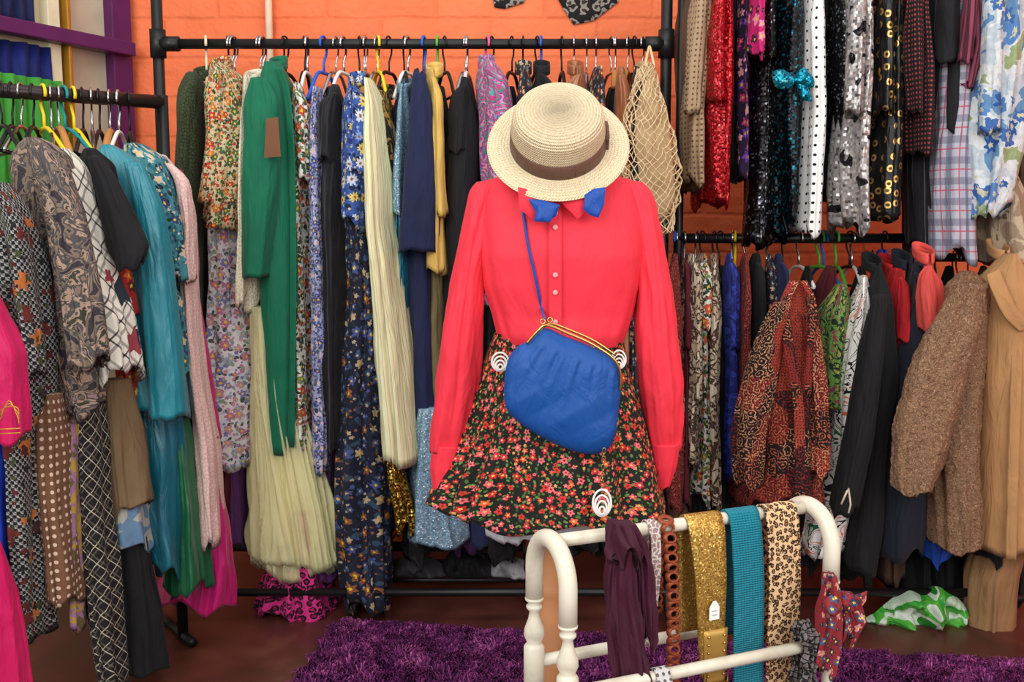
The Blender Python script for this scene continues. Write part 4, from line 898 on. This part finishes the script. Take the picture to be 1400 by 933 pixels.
m_gl=solid('gold_leather',(190,150,76),.35,0,.4,cloth=False)
e0=pth[-1]
V,Fc,U=ribbon_g([e0+Vector((0,0,.085-.013*i))+v*.004 for i in range(9)],u,[.048-.001*i for i in range(9)],th=.005); mk('leather_end',V,Fc,m_gl,U,parent=gb,label='smooth gold leather belt end')
for k in range(6):
    c=e0+Vector((0,0,.074-.014*k))+v*.009
    for sg in (-1,1):
        cc=c+u*.016*sg; V,Fc,U=lathe_g([(.0002,.002),(.002,.001),(.0025,0)],10,Matrix.Translation(cc)@Matrix.Rotation(math.radians(90),4,'X')); mk('stud',V,Fc,m_gd,U,parent=gb)
bc=e0+v*.012+Vector((0,0,.004))
tube('buckle',[bc+u*a+Vector((0,0,b)) for a,b in ((-.022,.014),(.022,.014),(.022,-.014),(-.022,-.014))],.003,m_gd,closed=True,parent=gb,label='gold square buckle')
tg=pth[-1]+u*-.012+v*.016+Vector((0,0,.034))
V,Fc,U=ribbon_g([tg+Vector((0,0,.108-.0055*i))+v*.001 for i in range(7)],u,[.006,.013,.020,.020,.020,.020,.020],th=.001,nw=2); mk('price_tag',V,Fc,solid('white_card',(240,238,230),.6,0,cloth=False,var=0),U,smooth=False,parent=gb,label='white paper price tag')
tube('tag_string',[tg+Vector((0,0,.104)),tg+Vector((-.004,0,.125)),tg+Vector((.002,0,.13))],.0005,m_gd,n=5,parent=gb)
m_ink=solid('pencil_mark',(90,90,100),.7,0,cloth=False,var=0)
for k in range(2): tube('handwriting',[tg+v*.003+u*(-.0065+.0013*i)+Vector((0,0,.091-.007*k+.0015*math.sin(i*2.3+k))) for i in range(10)],.0003,m_ink,n=4,parent=gb,label='faint handwritten price scribble')
pth=over(1011,.33,.22,.022); ribbon('belt',pth,u,.062,m_tbelt,label='teal ribbed elastic belt draped over the stand',cat='belt',th=.004)
pth=over(1061,.36,.25,.016,r=.015); ribbon('scarf',pth,u,.068,m_leo,label='wide flat leopard print scarf draped over the stand',cat='scarf',th=.003,nw=16,rip=.0006,ripf=1.5)
cb=empty('belt',C1+u*railS(907)+Vector((0,0,ZT)),'copper leather belt of linked round discs','belt')
pth=over(907,.31,.15,.022,r=.0155); 
L=0; nxt=0; kk=0
for i in range(1,len(pth)):
    seg=(pth[i]-pth[i-1]).length
    while nxt<=L+seg and seg>0:
        p=pth[i-1].lerp(pth[i],(nxt-L)/seg); t=(pth[i]-pth[i-1]).normalized(); nn=t.cross(u).normalized()
        ring=[p+(u*math.cos(a)*.0105+t*math.sin(a)*.0085)+nn*.0018*math.sin(a)*(1 if kk%2 else -1) for a in [2*math.pi*k/20 for k in range(20)]]
        V,Fc,U=tube_g(ring,.0046,8,True,.5); mk('disc_link',V,Fc,m_cop2,U,parent=cb); nxt+=.0165; kk+=1
    L+=seg
V1=ribbon_g(over(850,.07,.07,0,r=.015),u,.03,th=.004,nw=12,rip=.003,ripf=2)
ps=mk('scarf',*V1[:2],m_wine,V1[2],label='dark plum scarf knotted over the stand rail',cat='scarf')
loft('knot',[(716,834,858),(732,830,870),(752,832,880),(768,842,876)],1.54,m_wine,parent=ps,hd=.018,front=.5,crump=.014,amp=.006,shoulder=False)
loft('scarf_tail',[(750,838,866),(800,832,866),(860,832,876),(960,844,886)],1.55,m_wine,parent=ps,hd=.014,front=.5,crump=.01,amp=.007,shoulder=False,folds=6)
loft('scarf_tail',[(738,858,880),(770,868,890),(830,872,892),(880,876,894)],1.565,m_wine,parent=ps,hd=.012,front=.5,crump=.01,amp=.005,shoulder=False)
m_si=dots('silver_studded',(190,188,186),(90,86,84),90,.25)
ribbon('belt',over(905,.13,.1,0,r=.013,z=ZLr,off=ra),u,.026,m_si,label='silver studded belt on the lower rail',cat='belt',th=.003)
ribbon('scarf',over(888,.2,.2,-.005,r=.0135),u,.018,lace('pale_lace_strip',(206,196,186),(150,120,120),110),label='narrow pale lace strip over the stand',cat='scarf',th=.002,nw=8,rip=.002)
m_lc=lace('black_grey_lace',(24,22,26),(110,100,98),120)
ribbon('scarf',over(1104,.16,.1,-.006,r=.0125,z=ZLr+.03,off=ra),u,[.03+.01*math.sin(i*.8) for i in range(57)],m_lc,label='black and grey lace scarf on the stand',cat='scarf',th=.002,nw=24,rip=.005,ripf=3)
m_rf=floral('red_blue_scarf',(140,34,42),[(60,90,130),(210,140,140),(40,40,70)],60)
rs=loft('scarf',[(788,1130,1142),(815,1126,1150),(845,1124,1150),(880,1120,1148),(914,1116,1142)],1.65,m_rf,label='red and blue floral scarf tied to the stand leg',cat='scarf',hd=.016,front=.5,crump=.010,amp=.008,folds=6,shoulder=False,p=1.8,wob=.01)
loft('scarf_tail',[(812,1142,1160),(828,1146,1174),(850,1150,1184),(876,1148,1170)],1.66,m_rf,parent=rs,hd=.012,front=.5,crump=.012,amp=.009,folds=6,shoulder=False,p=1.7,hem=.012)
puff('scarf_end',[(1142,822),(1156,812),(1170,814),(1186,808),(1184,822),(1176,834),(1160,838),(1146,836)],1.655,.010,m_rf,parent=rs,wr=1.4,wf=60,straight=True,n=5,rings=18,dome=4)
puff('knot',[(1126,822),(1138,814),(1150,822),(1150,836),(1138,842),(1128,836)],1.635,.014,m_rf,parent=rs,wr=.9,wf=50)
# ---------- rug ----------
def rugmat():
    m=Mt('purple_shag',.85,0,0,.15,cloth=False); g=m.n('ShaderNodeNewGeometry'); nz=m.noise(m.ob,11,5,1.2)
    f=m.math('MULTIPLY_ADD',g.outputs['Random Per Island'],.3,m.math('MULTIPLY',nz.outputs[0],.7))
    return m.col(m.ramp(f,[(48,16,50),(92,34,86),(130,54,112),(190,104,158)],[.32,.46,.6,.78],False))
rg=rugmat()
c0=FL(462,862);c1=FL(1420,920);c2=Vector((2.1,1.9,0));c3=FL(398,945); c3=c0+(c3-c0)*2.6
def inside(s,t): return (c0*(1-s)+c1*s)*(1-t)+(c3*(1-s)+c2*s)*t
base=[inside(0,0),inside(1,0),inside(1,1),inside(0,1)]
V=[Vector((b.x,b.y,.001)) for b in base]+[Vector((b.x,b.y,.012)) for b in base]
rug=mk('rug',V,[(3,2,1,0),(4,5,6,7),(0,1,5,4),(1,2,6,5),(2,3,7,6),(3,0,4,7)],rg,smooth=False,label='purple shag rug on the red brown floor',cat='rug')
N=95000; rs_=np.random.RandomState(3); S=rs_.rand(N); T=rs_.rand(N)**1.5
V=[];Fc=[]
for s,t in zip(S,T):
    b=inside(s,t); a=rs_.rand()*6.28; h=.010+.018*rs_.rand()+.012*max(0,noise.noise(Vector((b.x*14,b.y*14,3)))); wd=.0022; l=.03*rs_.rand()+.014; a2=rs_.rand()*2.0+noise.noise(Vector((b.x*9,b.y*9,0)))*8
    dx,dy=wd*math.cos(a),wd*math.sin(a); lx,ly=l*math.cos(a2),l*math.sin(a2); k=len(V)
    V+=[(b.x-dx,b.y-dy,.01),(b.x+dx,b.y+dy,.01),(b.x+dx+lx*.5,b.y+dy+ly*.5,.01+h),(b.x-dx+lx*.5,b.y-dy+ly*.5,.01+h),(b.x+lx,b.y+ly,.01+h*.8)]
    Fc+=[(k,k+1,k+2,k+3),(k+3,k+2,k+4)]
mk('pile',V,Fc,rg,None,parent=rug,kind='stuff')
# ---------- camera & light ----------
cam=bpy.data.cameras.new('camera'); co_=bpy.data.objects.new('camera',cam); COL.objects.link(co_)
cam.sensor_width=36; cam.lens=36*F/1400; co_.location=(0,0,CZ); co_.rotation_euler=(math.pi/2-PITCH,0,0); sc.camera=co_
def area(loc,tgt,size,power,c=(1,1,1)):
    l=bpy.data.lights.new('area_light','AREA'); l.shape='RECTANGLE'; l.size=size[0]; l.size_y=size[1]; l.energy=power; l.color=c
    o=bpy.data.objects.new('area_light',l); COL.objects.link(o); o.location=loc; o.rotation_euler=(Vector(tgt)-Vector(loc)).to_track_quat('-Z','Y').to_euler()
area((-1.6,-.9,2.7),(0.1,3.2,.8),(2.6,2.0),98,(1,.98,.95)); area((2.0,-.6,2.2),(.6,3.2,.6),(2.2,1.8),62,(1,.97,.93)); area((0,2.2,3.4),(0,2.9,0),(3,1.2),24,(1,.98,.95))
w=bpy.data.worlds.new('world'); sc.world=w; w.use_nodes=True; w.node_tree.nodes['Background'].inputs[0].default_value=(.95,.97,1,1); w.node_tree.nodes['Background'].inputs[1].default_value=.76
for o in bpy.data.objects:
    if '_w' in o: del o['_w']
